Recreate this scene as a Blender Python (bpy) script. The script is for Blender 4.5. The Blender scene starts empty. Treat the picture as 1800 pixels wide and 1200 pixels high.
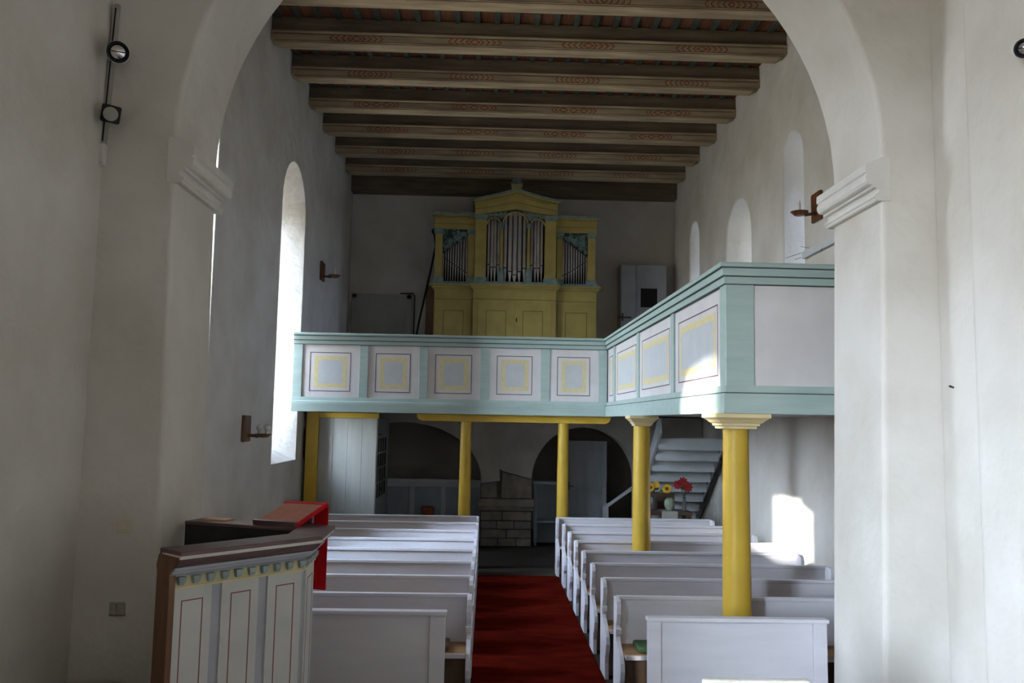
import bpy, bmesh, math, random
from mathutils import Vector, Matrix

random.seed(7)
S = bpy.context.scene
COL = S.collection
PI = math.pi

# ------------------------------------------------------------------ camera
cam_d = bpy.data.cameras.new('camera')
cam = bpy.data.objects.new('camera', cam_d)
COL.objects.link(cam)
cam_d.sensor_width = 36.0
cam_d.lens = 1459.0 / 1800.0 * 36.0
cam_d.clip_start = 0.05
cam_d.clip_end = 200
cam.matrix_world = (Matrix.Translation((0, 0, 2.28)) @ Matrix.Rotation(-math.radians(1.57), 4, 'Z')
                    @ Matrix.Rotation(PI / 2 + math.radians(5.48), 4, 'X') @ Matrix.Rotation(0.018, 4, 'Z'))
S.camera = cam

# ------------------------------------------------------------------ light and exposure
S.view_settings.view_transform = 'Standard'
S.view_settings.look = 'None'
S.view_settings.gamma = 1.0
S.view_settings.use_curve_mapping = False
S.view_settings.exposure = 0.09
S.cycles.use_denoising = True
S.cycles.max_bounces = 14
S.cycles.diffuse_bounces = 8
S.cycles.transparent_max_bounces = 12
S.cycles.sample_clamp_indirect = 6.0

SKY_STRENGTH = 34.0
SUN_STRENGTH = 60.0
w = bpy.data.worlds.new('sky')
S.world = w
w.use_nodes = True
wn = w.node_tree
wn.nodes.clear()
tc = wn.nodes.new('ShaderNodeTexCoord')
sx = wn.nodes.new('ShaderNodeSeparateXYZ')
mr = wn.nodes.new('ShaderNodeMapRange')
mr.inputs['From Min'].default_value = -1
mr.inputs['From Max'].default_value = 1
cr = wn.nodes.new('ShaderNodeValToRGB')
cr.color_ramp.elements[0].position = 0.47
cr.color_ramp.elements[0].color = (0.36, 0.335, 0.28, 1)
cr.color_ramp.elements[1].position = 0.52
cr.color_ramp.elements[1].color = (0.86, 0.945, 1.05, 1)
e = cr.color_ramp.elements.new(1.0)
e.color = (0.55, 0.75, 1.08, 1)
bg = wn.nodes.new('ShaderNodeBackground')
bg.inputs['Strength'].default_value = SKY_STRENGTH
wo = wn.nodes.new('ShaderNodeOutputWorld')
wn.links.new(tc.outputs['Generated'], sx.inputs[0])
wn.links.new(sx.outputs['Z'], mr.inputs['Value'])
wn.links.new(mr.outputs[0], cr.inputs[0])
tint = wn.nodes.new('ShaderNodeMix')
tint.data_type = 'RGBA'
tint.blend_type = 'MULTIPLY'
tint.inputs['Factor'].default_value = 1.0
north = wn.nodes.new('ShaderNodeMapRange')
north.inputs['From Min'].default_value = -0.6
north.inputs['From Max'].default_value = 0.3
northc = wn.nodes.new('ShaderNodeValToRGB')
northc.color_ramp.elements[0].color = (0.62, 0.80, 1.2, 1)
northc.color_ramp.elements[1].color = (1, 1, 1, 1)
wn.links.new(cr.outputs[0], tint.inputs[6])
wn.links.new(northc.outputs[0], tint.inputs[7])
wn.links.new(tint.outputs[2], bg.inputs['Color'])
# the sky is brighter on the sun's side
dp = wn.nodes.new('ShaderNodeVectorMath')
dp.operation = 'DOT_PRODUCT'
dp.inputs[1].default_value = (-0.50, -0.82, 0.28)
m2 = wn.nodes.new('ShaderNodeMapRange')
m2.inputs['From Min'].default_value = -0.9
m2.inputs['From Max'].default_value = 1.0
m2.inputs['To Min'].default_value = SKY_STRENGTH * 0.24
m2.inputs['To Max'].default_value = SKY_STRENGTH * 1.55
wn.links.new(tc.outputs['Generated'], dp.inputs[0])
wn.links.new(dp.outputs['Value'], m2.inputs['Value'])
wn.links.new(dp.outputs['Value'], north.inputs['Value'])
wn.links.new(north.outputs[0], northc.inputs[0])
mx_ = wn.nodes.new('ShaderNodeMath')
mx_.operation = 'MAXIMUM'
mx_.inputs[1].default_value = 0.0
pw_ = wn.nodes.new('ShaderNodeMath')
pw_.operation = 'POWER'
pw_.inputs[1].default_value = 9.0
ml_ = wn.nodes.new('ShaderNodeMath')
ml_.operation = 'MULTIPLY_ADD'
ml_.inputs[1].default_value = SKY_STRENGTH * 7.2
wn.links.new(dp.outputs['Value'], mx_.inputs[0])
wn.links.new(mx_.outputs[0], pw_.inputs[0])
wn.links.new(pw_.outputs[0], ml_.inputs[0])
wn.links.new(m2.outputs[0], ml_.inputs[2])
wn.links.new(ml_.outputs[0], bg.inputs['Strength'])
wn.links.new(bg.outputs[0], wo.inputs[0])

SUN_DIR = Vector((1.0, 1.65, -0.49)).normalized()
sun_d = bpy.data.lights.new('sun', 'SUN')
sun_d.energy = SUN_STRENGTH
sun_d.angle = math.radians(1.5)
sun_d.color = (1.0, 0.95, 0.86)
sun = bpy.data.objects.new('sun', sun_d)
COL.objects.link(sun)
sun.rotation_mode = 'QUATERNION'
sun.rotation_quaternion = (-SUN_DIR).to_track_quat('Z', 'Y')
sun.location = (-20, -25, 14)


def portal(center, direction, sx_, sy_):
    """daylight entering one window: guides the sky light through the opening"""
    d = bpy.data.lights.new('window_daylight', 'AREA')
    d.shape = 'RECTANGLE'
    d.size = sx_
    d.size_y = sy_
    d.cycles.is_portal = True
    o = bpy.data.objects.new('window_daylight', d)
    COL.objects.link(o)
    o.location = center
    o.rotation_mode = 'QUATERNION'
    o.rotation_quaternion = (-Vector(direction)).to_track_quat('Z', 'Y')


# ------------------------------------------------------------------ materials
MATS = {}


def mat(name, col, col2=None, scale=6.0, rough=0.6, bump=0.0, bscale=60.0, metal=0.0, stretch=(1, 1, 1), detail=4.0, spec=0.35,
        lo=0.35, hi=0.7, bump2=0.0, b2scale=5.0):
    m = bpy.data.materials.new(name)
    m.use_nodes = True
    nt = m.node_tree
    b = nt.nodes['Principled BSDF']
    b.inputs['Roughness'].default_value = rough
    b.inputs['Metallic'].default_value = metal
    b.inputs['Specular IOR Level'].default_value = spec
    co = nt.nodes.new('ShaderNodeTexCoord')
    mp = nt.nodes.new('ShaderNodeMapping')
    mp.inputs['Scale'].default_value = stretch
    nt.links.new(co.outputs['Object'], mp.inputs[0])
    if col2 is None:
        col2 = tuple(c * 0.88 for c in col)
    n = nt.nodes.new('ShaderNodeTexNoise')
    n.inputs['Scale'].default_value = scale
    n.inputs['Detail'].default_value = detail
    nt.links.new(mp.outputs[0], n.inputs['Vector'])
    r = nt.nodes.new('ShaderNodeValToRGB')
    r.color_ramp.elements[0].position = lo
    r.color_ramp.elements[0].color = (*col2, 1)
    r.color_ramp.elements[1].position = hi
    r.color_ramp.elements[1].color = (*col, 1)
    nt.links.new(n.outputs['Fac'], r.inputs[0])
    nt.links.new(r.outputs[0], b.inputs['Base Color'])
    prev = None
    for st, sc, dist in ((bump, bscale, 0.01), (bump2, b2scale, 0.06)):
        if st > 0:
            n2 = nt.nodes.new('ShaderNodeTexNoise')
            n2.inputs['Scale'].default_value = sc
            n2.inputs['Detail'].default_value = 3.0
            nt.links.new(mp.outputs[0], n2.inputs['Vector'])
            bp = nt.nodes.new('ShaderNodeBump')
            bp.inputs['Strength'].default_value = st
            bp.inputs['Distance'].default_value = dist
            nt.links.new(n2.outputs['Fac'], bp.inputs['Height'])
            if prev:
                nt.links.new(prev.outputs[0], bp.inputs['Normal'])
            prev = bp
    if prev:
        nt.links.new(prev.outputs[0], b.inputs['Normal'])
    MATS[name] = m
    return m


def glass(name, tint):
    m = bpy.data.materials.new(name)
    m.use_nodes = True
    nt = m.node_tree
    nt.nodes.clear()
    t = nt.nodes.new('ShaderNodeBsdfTransparent')
    t.inputs[0].default_value = (*tint, 1)
    g = nt.nodes.new('ShaderNodeBsdfGlossy')
    g.inputs['Roughness'].default_value = 0.05
    mx = nt.nodes.new('ShaderNodeMixShader')
    mx.inputs[0].default_value = 0.06
    o = nt.nodes.new('ShaderNodeOutputMaterial')
    nt.links.new(t.outputs[0], mx.inputs[1])
    nt.links.new(g.outputs[0], mx.inputs[2])
    nt.links.new(mx.outputs[0], o.inputs[0])
    MATS[name] = m
    return m


mat('plaster', (0.595, 0.56, 0.515), (0.49, 0.45, 0.395), scale=1.3, rough=0.85, bump=0.25, bscale=28, bump2=0.5, b2scale=3.0, spec=0.15, detail=8, lo=0.3, hi=0.62)
mat('plaster_trim', (0.62, 0.59, 0.55), (0.56, 0.53, 0.49), scale=4, rough=0.8, bump=0.12, bscale=40, spec=0.15)
mat('stone_floor', (0.045, 0.035, 0.026), (0.028, 0.021, 0.016), scale=4, rough=0.75, bump=0.2, bscale=20)
mat('chancel_stone', (0.30, 0.27, 0.23), (0.20, 0.18, 0.16), scale=3, rough=0.7, bump=0.2, bscale=20)
mat('boards_red', (0.20, 0.075, 0.035), (0.10, 0.04, 0.02), scale=6, rough=0.8, stretch=(6, .5, 1))
mat('batten_green', (0.07, 0.085, 0.065), (0.035, 0.045, 0.035), scale=8, rough=0.8)
mat('beam_wood', (0.18, 0.132, 0.082), (0.10, 0.072, 0.046), scale=3.0, rough=0.75, bump=0.2, bscale=25, stretch=(.5, 4, 4), detail=7)
mat('beam_cream', (0.46, 0.355, 0.22), (0.24, 0.175, 0.11), scale=2.2, rough=0.7, bump=0.15, bscale=25, stretch=(.5, 4, 4), detail=7)
mat('beam_line', (0.07, 0.04, 0.025), None, rough=0.8)
mat('ornament_red', (0.36, 0.085, 0.035), (0.24, 0.055, 0.025), scale=12, rough=0.8)
mat('carpet_red', (0.11, 0.009, 0.0045), (0.062, 0.005, 0.003), scale=3.0, rough=0.95, bump=0.6, bscale=300, spec=0.0, stretch=(1, 2.5, 1))
mat('pew_white', (0.64, 0.615, 0.645), (0.57, 0.545, 0.575), scale=3, rough=0.45, bump=0.05, bscale=30, stretch=(.4, 3, 3))
mat('pew_seat', (0.34, 0.20, 0.085), (0.22, 0.12, 0.05), scale=5, rough=0.5, stretch=(.4, 6, 6))
mat('pew_dark', (0.10, 0.055, 0.03), (0.05, 0.028, 0.016), scale=5, rough=0.7)
mat('sage_green', (0.37, 0.455, 0.42), (0.315, 0.395, 0.365), scale=4, rough=0.42, bump=0.06, bscale=30, stretch=(.5, 3, 3))
mat('panel_white', (0.62, 0.59, 0.58), (0.56, 0.53, 0.52), scale=3, rough=0.5, bump=0.05, bscale=30)
mat('panel_field', (0.50, 0.51, 0.52), (0.46, 0.47, 0.48), scale=6, rough=0.5)
mat('panel_yellow', (0.66, 0.56, 0.30), (0.58, 0.50, 0.28), scale=25, rough=0.55)
mat('panel_line', (0.10, 0.05, 0.06), None, rough=0.6)
mat('groove_dark', (0.05, 0.07, 0.065), None, rough=0.7)
mat('column_yellow', (0.52, 0.335, 0.036), (0.455, 0.29, 0.03), scale=4, rough=0.42, bump=0.12, bscale=70)
mat('capital_cream', (0.66, 0.54, 0.30), (0.60, 0.48, 0.26), scale=5, rough=0.45)
mat('organ_yellow', (0.38, 0.29, 0.085), (0.31, 0.235, 0.07), scale=4, rough=0.5)
mat('organ_line', (0.16, 0.13, 0.04), None, rough=0.6)
mat('organ_blue', (0.20, 0.28, 0.27), (0.12, 0.18, 0.175), scale=9, rough=0.55)
mat('organ_dark', (0.03, 0.045, 0.045), None, rough=0.8)
mat('organ_black', (0.012, 0.012, 0.01), None, rough=0.9)
mat('pipe_tin', (0.50, 0.48, 0.46), (0.40, 0.38, 0.37), scale=6, rough=0.35, metal=0.6)
mat('plum', (0.13, 0.075, 0.075), (0.08, 0.045, 0.045), scale=7, rough=0.45, stretch=(1, 1, 5), spec=0.3)
mat('pulpit_grey', (0.36, 0.36, 0.39), (0.31, 0.31, 0.34), scale=5, rough=0.5)
mat('pulpit_white', (0.50, 0.49, 0.46), (0.44, 0.43, 0.41), scale=5, rough=0.5)
mat('pulpit_fillet', (0.62, 0.58, 0.52), None, rough=0.5)
mat('pulpit_yellow', (0.60, 0.53, 0.30), (0.52, 0.45, 0.25), scale=9, rough=0.5)
mat('pulpit_dentil', (0.30, 0.36, 0.33), (0.22, 0.27, 0.26), scale=9, rough=0.5)
mat('pulpit_line', (0.20, 0.05, 0.035), None, rough=0.6)
mat('oak', (0.135, 0.055, 0.018), (0.07, 0.028, 0.010), scale=5, rough=0.45, stretch=(6, 6, .6), bump=0.08, bscale=30)
mat('pulpit_inside', (0.022, 0.02, 0.017), (0.012, 0.011, 0.01), scale=8, rough=0.8)
mat('cloth_red', (0.50, 0.008, 0.012), (0.38, 0.005, 0.01), scale=30, rough=0.85, bump=0.2, bscale=300, spec=0.1)
mat('felt_rose', (0.42, 0.18, 0.12), (0.36, 0.15, 0.10), scale=20, rough=0.9, bump=0.2, bscale=300, spec=0.1)
mat('paper_tan', (0.62, 0.36, 0.20), (0.55, 0.31, 0.17), scale=10, rough=0.7)
mat('sconce_wood', (0.16, 0.062, 0.024), (0.085, 0.034, 0.014), scale=7, rough=0.35, stretch=(5, 5, .7))
mat('candle', (0.75, 0.70, 0.62), None, rough=0.4)
mat('bulb', (0.62, 0.60, 0.56), None, rough=0.12, spec=0.6)
mat('black_metal', (0.008, 0.007, 0.009), None, rough=0.5, spec=0.25)
mat('chrome', (0.75, 0.73, 0.74), None, rough=0.12, metal=1.0)
mat('frosted', (0.30, 0.28, 0.25), None, rough=0.5)
mat('track_grey', (0.36, 0.34, 0.32), None, rough=0.4, metal=0.3)
mat('housing_white', (0.62, 0.60, 0.56), None, rough=0.4)
mat('switch_beige', (0.60, 0.54, 0.42), None, rough=0.4)
mat('switch_grey', (0.34, 0.33, 0.30), None, rough=0.4)
mat('porch_white', (0.36, 0.355, 0.32), (0.31, 0.305, 0.275), scale=3, rough=0.55, stretch=(3, 3, .4))
mat('porch_grey', (0.30, 0.32, 0.32), None, rough=0.6)
mat('dark_iron', (0.02, 0.02, 0.02), None, rough=0.5)
mat('wainscot_blue', (0.34, 0.39, 0.45), (0.28, 0.33, 0.39), scale=4, rough=0.6)
mat('door_grey', (0.36, 0.39, 0.42), (0.31, 0.34, 0.37), scale=3, rough=0.6, stretch=(3, 3, .4))
mat('masonry', (0.26, 0.23, 0.185), (0.14, 0.125, 0.105), scale=5, rough=0.9, bump=0.6, bscale=18, detail=8)
mat('mortar', (0.10, 0.09, 0.075), (0.06, 0.055, 0.045), scale=7, rough=0.95)
mat('wainscot_light', (0.50, 0.54, 0.57), None, rough=0.6)
mat('plaster_dim', (0.42, 0.395, 0.355), (0.32, 0.30, 0.265), scale=2, rough=0.9, bump=0.25, bscale=28, spec=0.1)  # same plaster, dimness under the loft put into a darker colour
mat('plaque_dark', (0.030, 0.028, 0.022), (0.018, 0.017, 0.014), scale=9, rough=0.4)
mat('terracotta', (0.36, 0.13, 0.05), (0.28, 0.10, 0.04), scale=9, rough=0.7)
mat('stair_white', (0.33, 0.34, 0.345), (0.29, 0.30, 0.305), scale=4, rough=0.6)
mat('table_dark', (0.06, 0.035, 0.022), None, rough=0.4)
mat('petal_yellow', (0.58, 0.38, 0.015), (0.44, 0.22, 0.012), scale=20, rough=0.7)
mat('petal_red', (0.24, 0.007, 0.006), (0.13, 0.004, 0.004), scale=20, rough=0.7)
mat('flower_heart', (0.10, 0.045, 0.015), None, rough=0.9)
mat('stem_green', (0.045, 0.10, 0.035), (0.03, 0.06, 0.025), scale=12, rough=0.7)
mat('vase_green', (0.24, 0.29, 0.21), (0.16, 0.20, 0.14), scale=7, rough=0.25, spec=0.5)
mat('vase_dark', (0.06, 0.05, 0.045), None, rough=0.3)
mat('cloth_white', (0.30, 0.28, 0.24), None, rough=0.9)
mat('cupboard_white', (0.33, 0.335, 0.35), (0.29, 0.295, 0.31), scale=3, rough=0.55)
mat('upper_door', (0.40, 0.40, 0.37), (0.34, 0.34, 0.31), scale=3, rough=0.6)
mat('heater_grey', (0.55, 0.55, 0.55), None, rough=0.5)
mat('cream_fabric', (0.72, 0.67, 0.58), (0.66, 0.60, 0.52), scale=40, rough=0.9, bump=0.3, bscale=200)
mat('navy_pad', (0.018, 0.018, 0.026), None, rough=0.6)
mat('window_frame_paint', (0.55, 0.54, 0.50), None, rough=0.5)
glass('window_glass', (0.90, 0.93, 0.95))
glass('door_glass', (0.45, 0.50, 0.50))


# ------------------------------------------------------------------ mesh helpers
def origin(o):
    v = Vector((0, 0, 0))
    while o is not None:
        v += Vector(o.location)
        o = o.parent
    return v


class G:
    def __init__(self):
        self.bm = bmesh.new()
        self.mi = 0

    def face(self, vs):
        try:
            f = self.bm.faces.new(vs)
            f.material_index = self.mi
            return f
        except ValueError:
            return None

    def box(self, x0, y0, z0, x1, y1, z1):
        v = [self.bm.verts.new(p) for p in ((x0, y0, z0), (x1, y0, z0), (x1, y1, z0), (x0, y1, z0), (x0, y0, z1), (x1, y0, z1), (x1, y1, z1), (x0, y1, z1))]
        for q in ((0, 3, 2, 1), (4, 5, 6, 7), (0, 1, 5, 4), (1, 2, 6, 5), (2, 3, 7, 6), (3, 0, 4, 7)):
            self.face([v[i] for i in q])
        return self

    def obox(self, c, u, v, wv, hu, hv, hw):
        """oriented box: centre, three axes, half sizes"""
        c, u, v, wv = Vector(c), Vector(u).normalized(), Vector(v).normalized(), Vector(wv).normalized()
        p = []
        for k in (-1, 1):
            for j, i in ((-1, -1), (-1, 1), (1, 1), (1, -1)):
                p.append(self.bm.verts.new(c + u * hu * i + v * hv * j + wv * hw * k))
        for q in ((0, 3, 2, 1), (4, 5, 6, 7), (0, 1, 5, 4), (1, 2, 6, 5), (2, 3, 7, 6), (3, 0, 4, 7)):
            self.face([p[i] for i in q])
        return self

    def prism(self, pts, plane, a, b):
        def P(p, t):
            return {'xz': (p[0], t, p[1]), 'yz': (t, p[0], p[1]), 'xy': (p[0], p[1], t)}[plane]
        A = [self.bm.verts.new(P(p, a)) for p in pts]
        B = [self.bm.verts.new(P(p, b)) for p in pts]
        self.face(A)
        self.face(B[::-1])
        n = len(pts)
        for i in range(n):
            self.face([A[i], B[i], B[(i + 1) % n], A[(i + 1) % n]])
        return self

    def loft(self, rings, close=True, caps=True):
        R = [[self.bm.verts.new(p) for p in r] for r in rings]
        n = len(R[0])
        for i in range(len(R) - 1):
            for j in range(n if close else n - 1):
                k = (j + 1) % n
                self.face([R[i][j], R[i][k], R[i + 1][k], R[i + 1][j]])
        if caps:
            self.face(R[0][::-1])
            self.face(R[-1])
        return self

    def cyl(self, p0, p1, r0, r1=None, seg=16, caps=True):
        r1 = r0 if r1 is None else r1
        p0, p1 = Vector(p0), Vector(p1)
        d = (p1 - p0).normalized()
        u = d.orthogonal().normalized()
        v = d.cross(u)
        rings = [[p + (u * math.cos(2 * PI * i / seg) + v * math.sin(2 * PI * i / seg)) * r for i in range(seg)] for p, r in ((p0, r0), (p1, r1))]
        return self.loft(rings, True, caps)

    def tube(self, path, r, seg=8):
        path = [Vector(p) for p in path]
        rings = []
        u = None
        for i, p in enumerate(path):
            d = (path[min(i + 1, len(path) - 1)] - path[max(i - 1, 0)]).normalized()
            u = d.orthogonal().normalized() if u is None else (u - d * u.dot(d)).normalized()
            v = d.cross(u)
            rr = r[i] if isinstance(r, (list, tuple)) else r
            rings.append([p + (u * math.cos(2 * PI * k / seg) + v * math.sin(2 * PI * k / seg)) * rr for k in range(seg)])
        return self.loft(rings)

    def lathe(self, prof, c, seg=24, axis='z'):
        c = Vector(c)
        rings = []
        for r, h in prof:
            ring = []
            for i in range(seg):
                a = 2 * PI * i / seg
                if axis == 'z':
                    ring.append(c + Vector((r * math.cos(a), r * math.sin(a), h)))
                elif axis == 'y':
                    ring.append(c + Vector((r * math.cos(a), h, r * math.sin(a))))
                else:
                    ring.append(c + Vector((h, r * math.cos(a), r * math.sin(a))))
            rings.append(ring)
        return self.loft(rings)

    def sphere(self, c, r, sc=(1, 1, 1), seg=14, rings=8):
        pr = []
        for i in range(rings + 1):
            a = -PI / 2 + PI * i / rings
            pr.append((max(1e-4, math.cos(a)) * r, math.sin(a) * r))
        c = Vector(c)
        rr = [[c + Vector((p[0] * math.cos(2 * PI * k / seg) * sc[0], p[0] * math.sin(2 * PI * k / seg) * sc[1], p[1] * sc[2])) for k in range(seg)] for p in pr]
        return self.loft(rr)

    def sweep(self, prof, path, closed=False):
        """profile (outward offset, z) swept with mitres along a plan polyline (outward = right of travel)"""
        path = [Vector((p[0], p[1])) for p in path]
        n = len(path)
        rings = []
        for i, p in enumerate(path):
            d0 = (p - path[i - 1]).normalized() if i > 0 else (path[1] - p).normalized()
            d1 = (path[i + 1] - p).normalized() if i < n - 1 else d0
            n0 = Vector((d0.y, -d0.x))
            n1 = Vector((d1.y, -d1.x))
            m = (n0 + n1).normalized()
            k = 1.0 / max(0.3, m.dot(n0))
            rings.append([Vector((p.x + m.x * k * o, p.y + m.y * k * o, z)) for o, z in prof])
        return self.loft(rings)

    def build(self, name, m, parent=None, bevel=0.0, seg=2, smooth=False, angle=30):
        bmesh.ops.remove_doubles(self.bm, verts=self.bm.verts, dist=1e-6)
        bmesh.ops.recalc_face_normals(self.bm, faces=self.bm.faces)
        off = origin(parent) if parent else Vector((0, 0, 0))
        if parent:
            bmesh.ops.translate(self.bm, verts=self.bm.verts, vec=-off)
        me = bpy.data.meshes.new(name)
        self.bm.to_mesh(me)
        self.bm.free()
        for q in (m if isinstance(m, (list, tuple)) else [m]):
            me.materials.append(MATS[q])
        if smooth:
            for p in me.polygons:
                p.use_smooth = True
            try:
                me.set_sharp_from_angle(angle=math.radians(angle))
            except Exception:
                pass
        o = bpy.data.objects.new(name, me)
        COL.objects.link(o)
        if parent:
            o.parent = parent
        if bevel > 0:
            b = o.modifiers.new('bevel', 'BEVEL')
            b.width = bevel
            b.segments = seg
            b.limit_method = 'ANGLE'
            b.angle_limit = math.radians(35)
        return o


def thing(name, label, cat, loc=(0, 0, 0), group=None):
    o = bpy.data.objects.new(name, None)
    o.empty_display_size = 0.1
    COL.objects.link(o)
    o.location = loc
    o['label'] = label
    o['category'] = cat
    if group:
        o['group'] = group
    return o


def tag(o, label, cat, group=None):
    o['label'] = label
    o['category'] = cat
    if group:
        o['group'] = group
    return o


def recentre(o):
    """put a single mesh's origin at the middle of its base"""
    me = o.data
    xs = [v.co for v in me.vertices]
    c = Vector(((min(v.x for v in xs) + max(v.x for v in xs)) / 2, (min(v.y for v in xs) + max(v.y for v in xs)) / 2, min(v.z for v in xs)))
    me.transform(Matrix.Translation(-c))
    o.location = c
    return o


def struct(o, label=None, cat=None):
    o['kind'] = 'structure'
    if label:
        o['label'] = label
    if cat:
        o['category'] = cat
    return o


def dup(root, loc, label=None):
    r = root.copy()
    COL.objects.link(r)
    r.location = loc
    if label:
        r['label'] = label
    for ch in list(root.children):
        c = ch.copy()
        COL.objects.link(c)
        c.parent = r
        for g in list(ch.children):
            d = g.copy()
            COL.objects.link(d)
            d.parent = c
    return r


def cut(o, cutters):
    for c in cutters:
        md = o.modifiers.new('cut', 'BOOLEAN')
        md.object = c
        md.operation = 'DIFFERENCE'
        md.solver = 'EXACT'
    dg = bpy.context.evaluated_depsgraph_get()
    dg.update()
    me = bpy.data.meshes.new_from_object(o.evaluated_get(dg))
    o.modifiers.clear()
    o.data = me
    for c in cutters:
        bpy.data.objects.remove(c)


def soften(o, width, seg=3):
    b = o.modifiers.new('bevel', 'BEVEL')
    b.width = width
    b.segments = seg
    b.limit_method = 'ANGLE'
    b.angle_limit = math.radians(40)
    return o


def arch_pts(a0, a1, z0, zs, n=14, rise=None):
    if rise is None and a1 - a0 > 2.0:
        rise = 0.16
    """closed outline of an opening with a round head, in (a, z)"""
    c = (a0 + a1) / 2
    r = (a1 - a0) / 2
    rz = r if rise is None else rise
    p = [(a0, z0), (a1, z0)]
    for i in range(n + 1):
        t = PI * i / n
        p.append((c + r * math.cos(t), zs + rz * math.sin(t)))
    return p


# ------------------------------------------------------------------ the room
XL, XR, YB = -3.05, 4.03, 17.9
ZTOP = 7.73
CHF = 0.30      # chancel floor


def window_cutter(x_in, x_out, inner, outer):
    g = G()
    e1 = 0.02 if x_in > x_out else -0.02
    g.loft([[(x_in + e1, y, z) for y, z in inner], [(x_out - e1, y, z) for y, z in outer]])
    return g.build('cutter', 'plaster')


def side_wall(name, x_in, x_out, y0, y1, z0, z1, wins):
    g = G()
    g.box(min(x_in, x_out), y0, z0, max(x_in, x_out), y1, z1)
    o = g.build(name, 'plaster')
    cs = []
    for (i0, i1, iz0, izs, o0, o1, oz0, ozs) in wins:
        cs.append(window_cutter(x_in, x_out, arch_pts(i0, i1, iz0, izs), arch_pts(o0, o1, oz0, ozs)))
    cut(o, cs)
    soften(o, 0.03)
    return struct(o)


WN = [0]


def window(x, y0, y1, z0, zs, facing, cols=3, step=0.34):
    """leaded window: frame with bars, one pane; facing = +1 looks into +X"""
    WN[0] += 1
    n = WN[0]
    fr = 0.05
    g = G()
    outer = arch_pts(y0, y1, z0, zs)
    inner = arch_pts(y0 + fr, y1 - fr, z0 + fr, zs)
    A = [[(xx, p[0], p[1]) for p in pts] for xx, pts in ((x - .03, outer), (x + .03, outer), (x + .03, inner), (x - .03, inner))]
    R = [[g.bm.verts.new(p) for p in r] for r in A]
    m = len(outer)
    for i in range(4):
        for j in range(m):
            k = (j + 1) % m
            g.face([R[i][j], R[i][k], R[(i + 1) % 4][k], R[(i + 1) % 4][j]])
    r = (y1 - y0) / 2
    c = (y0 + y1) / 2
    for i in range(1, cols):
        yy = y0 + (y1 - y0) * i / cols
        top = zs + math.sqrt(max(0, (r - fr / 2) ** 2 - (yy - c) ** 2)) * (1.0 if r < 1.0 else 0.16 / r)
        g.box(x - .012, yy - .012, z0 + .01, x + .012, yy + .012, top)
    z = z0 + step
    while z < zs + (r if r < 1.0 else 0.16) - .1:
        hw = r - fr / 2 if z < zs else math.sqrt(max(0.01, (r - fr / 2) ** 2 - (z - zs) ** 2))
        g.box(x - .012, c - hw, z - .01, x + .012, c + hw, z + .01)
        z += step
    o = g.build('window_%d' % n, 'window_frame_paint')
    struct(o)
    gp = G()
    gp.prism(inner, 'yz', x - .003, x + .003)
    gp.build('pane', 'window_glass', o)
    rise = r if r < 1.0 else 0.16
    portal((x - facing * 0.12, c, (z0 + zs + rise) / 2), (facing, 0, 0), y1 - y0 + .06, zs + rise - z0 + .06)
    return o


# nave side walls, about a metre thick, with splayed windows
side_wall('wall_left', XL, XL - 1.0, 6.2, YB, -0.1, 8.2,
          [(7.45, 9.10, 1.62, 5.45, 7.72, 8.78, 2.0, 5.4), (11.93, 13.47, 1.60, 5.45, 12.4, 12.98, 2.1, 5.35)])
window(XL - .90, 7.74, 8.76, 2.05, 5.4, 1)
window(XL - .90, 12.42, 12.96, 2.15, 5.35, 1)
side_wall('wall_right', XR, XR + 1.0, 6.2, YB, -0.1, 8.2,
          [(10.42, 11.20, 3.75, 5.85, 10.6, 11.0, 3.95, 5.75),
           (12.57, 13.97, 3.9, 5.28, 12.9, 13.5, 4.1, 5.3),
           (15.75, 16.55, 3.9, 5.90, 15.9, 16.35, 4.1, 5.8)])
window(XR + .90, 10.61, 10.99, 4.0, 5.75, -1, 2)
window(XR + .90, 12.92, 13.48, 4.15, 5.3, -1)
window(XR + .90, 15.91, 16.34, 4.15, 5.8, -1, 2)

g = G()
g.box(XL - 1, YB, -0.1, XR + 1, YB + .8, 8.2)
struct(g.build('wall_back', 'plaster'))

# lower west wall under the organ loft: two round arches either side of a short pier
YW = 15.5
g = G()
g.box(XL, YW, 0.0, XR, YW + .55, 2.40)
o = g.build('wall_west_arcade', 'plaster_dim')
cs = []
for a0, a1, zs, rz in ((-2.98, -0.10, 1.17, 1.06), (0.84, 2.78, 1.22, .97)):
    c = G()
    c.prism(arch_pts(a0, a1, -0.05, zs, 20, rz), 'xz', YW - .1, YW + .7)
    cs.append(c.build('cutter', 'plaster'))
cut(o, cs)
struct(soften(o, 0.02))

# floor
g = G()
g.box(XL - .2, 6.0, -0.15, XR + .2, YB, 0.0)
struct(g.build('floor', 'stone_floor'))
g = G()
g.box(-3.9, -3.4, -0.15, 3.9, 6.05, CHF)
g.box(-2.0, 6.05, -0.15, 2.5, 6.2, 0.15)
struct(g.build('floor_chancel', 'chancel_stone'))

# chancel arch wall
AC, AZ, AR = 0.27, 4.10, 2.36
Y0A, Y1A = 5.40, 6.20
op = [(-2.03, -0.2), (2.545, -0.2), (2.63, AZ)]
for i in range(1, 40):
    t = PI * i / 40
    op.append((AC + AR * math.cos(t), AZ + AR * math.sin(t)))
op.append((-2.09, AZ))
g = G()
g.box(-4.1, Y0A, -0.1, 5.1, Y1A, 8.2)
o = g.build('wall_arch', 'plaster')
c = G()
c.prism(op, 'xz', Y0A - .1, Y1A + .1)
cut(o, [c.build('cutter', 'plaster')])
struct(soften(o, 0.035, 4))


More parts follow.
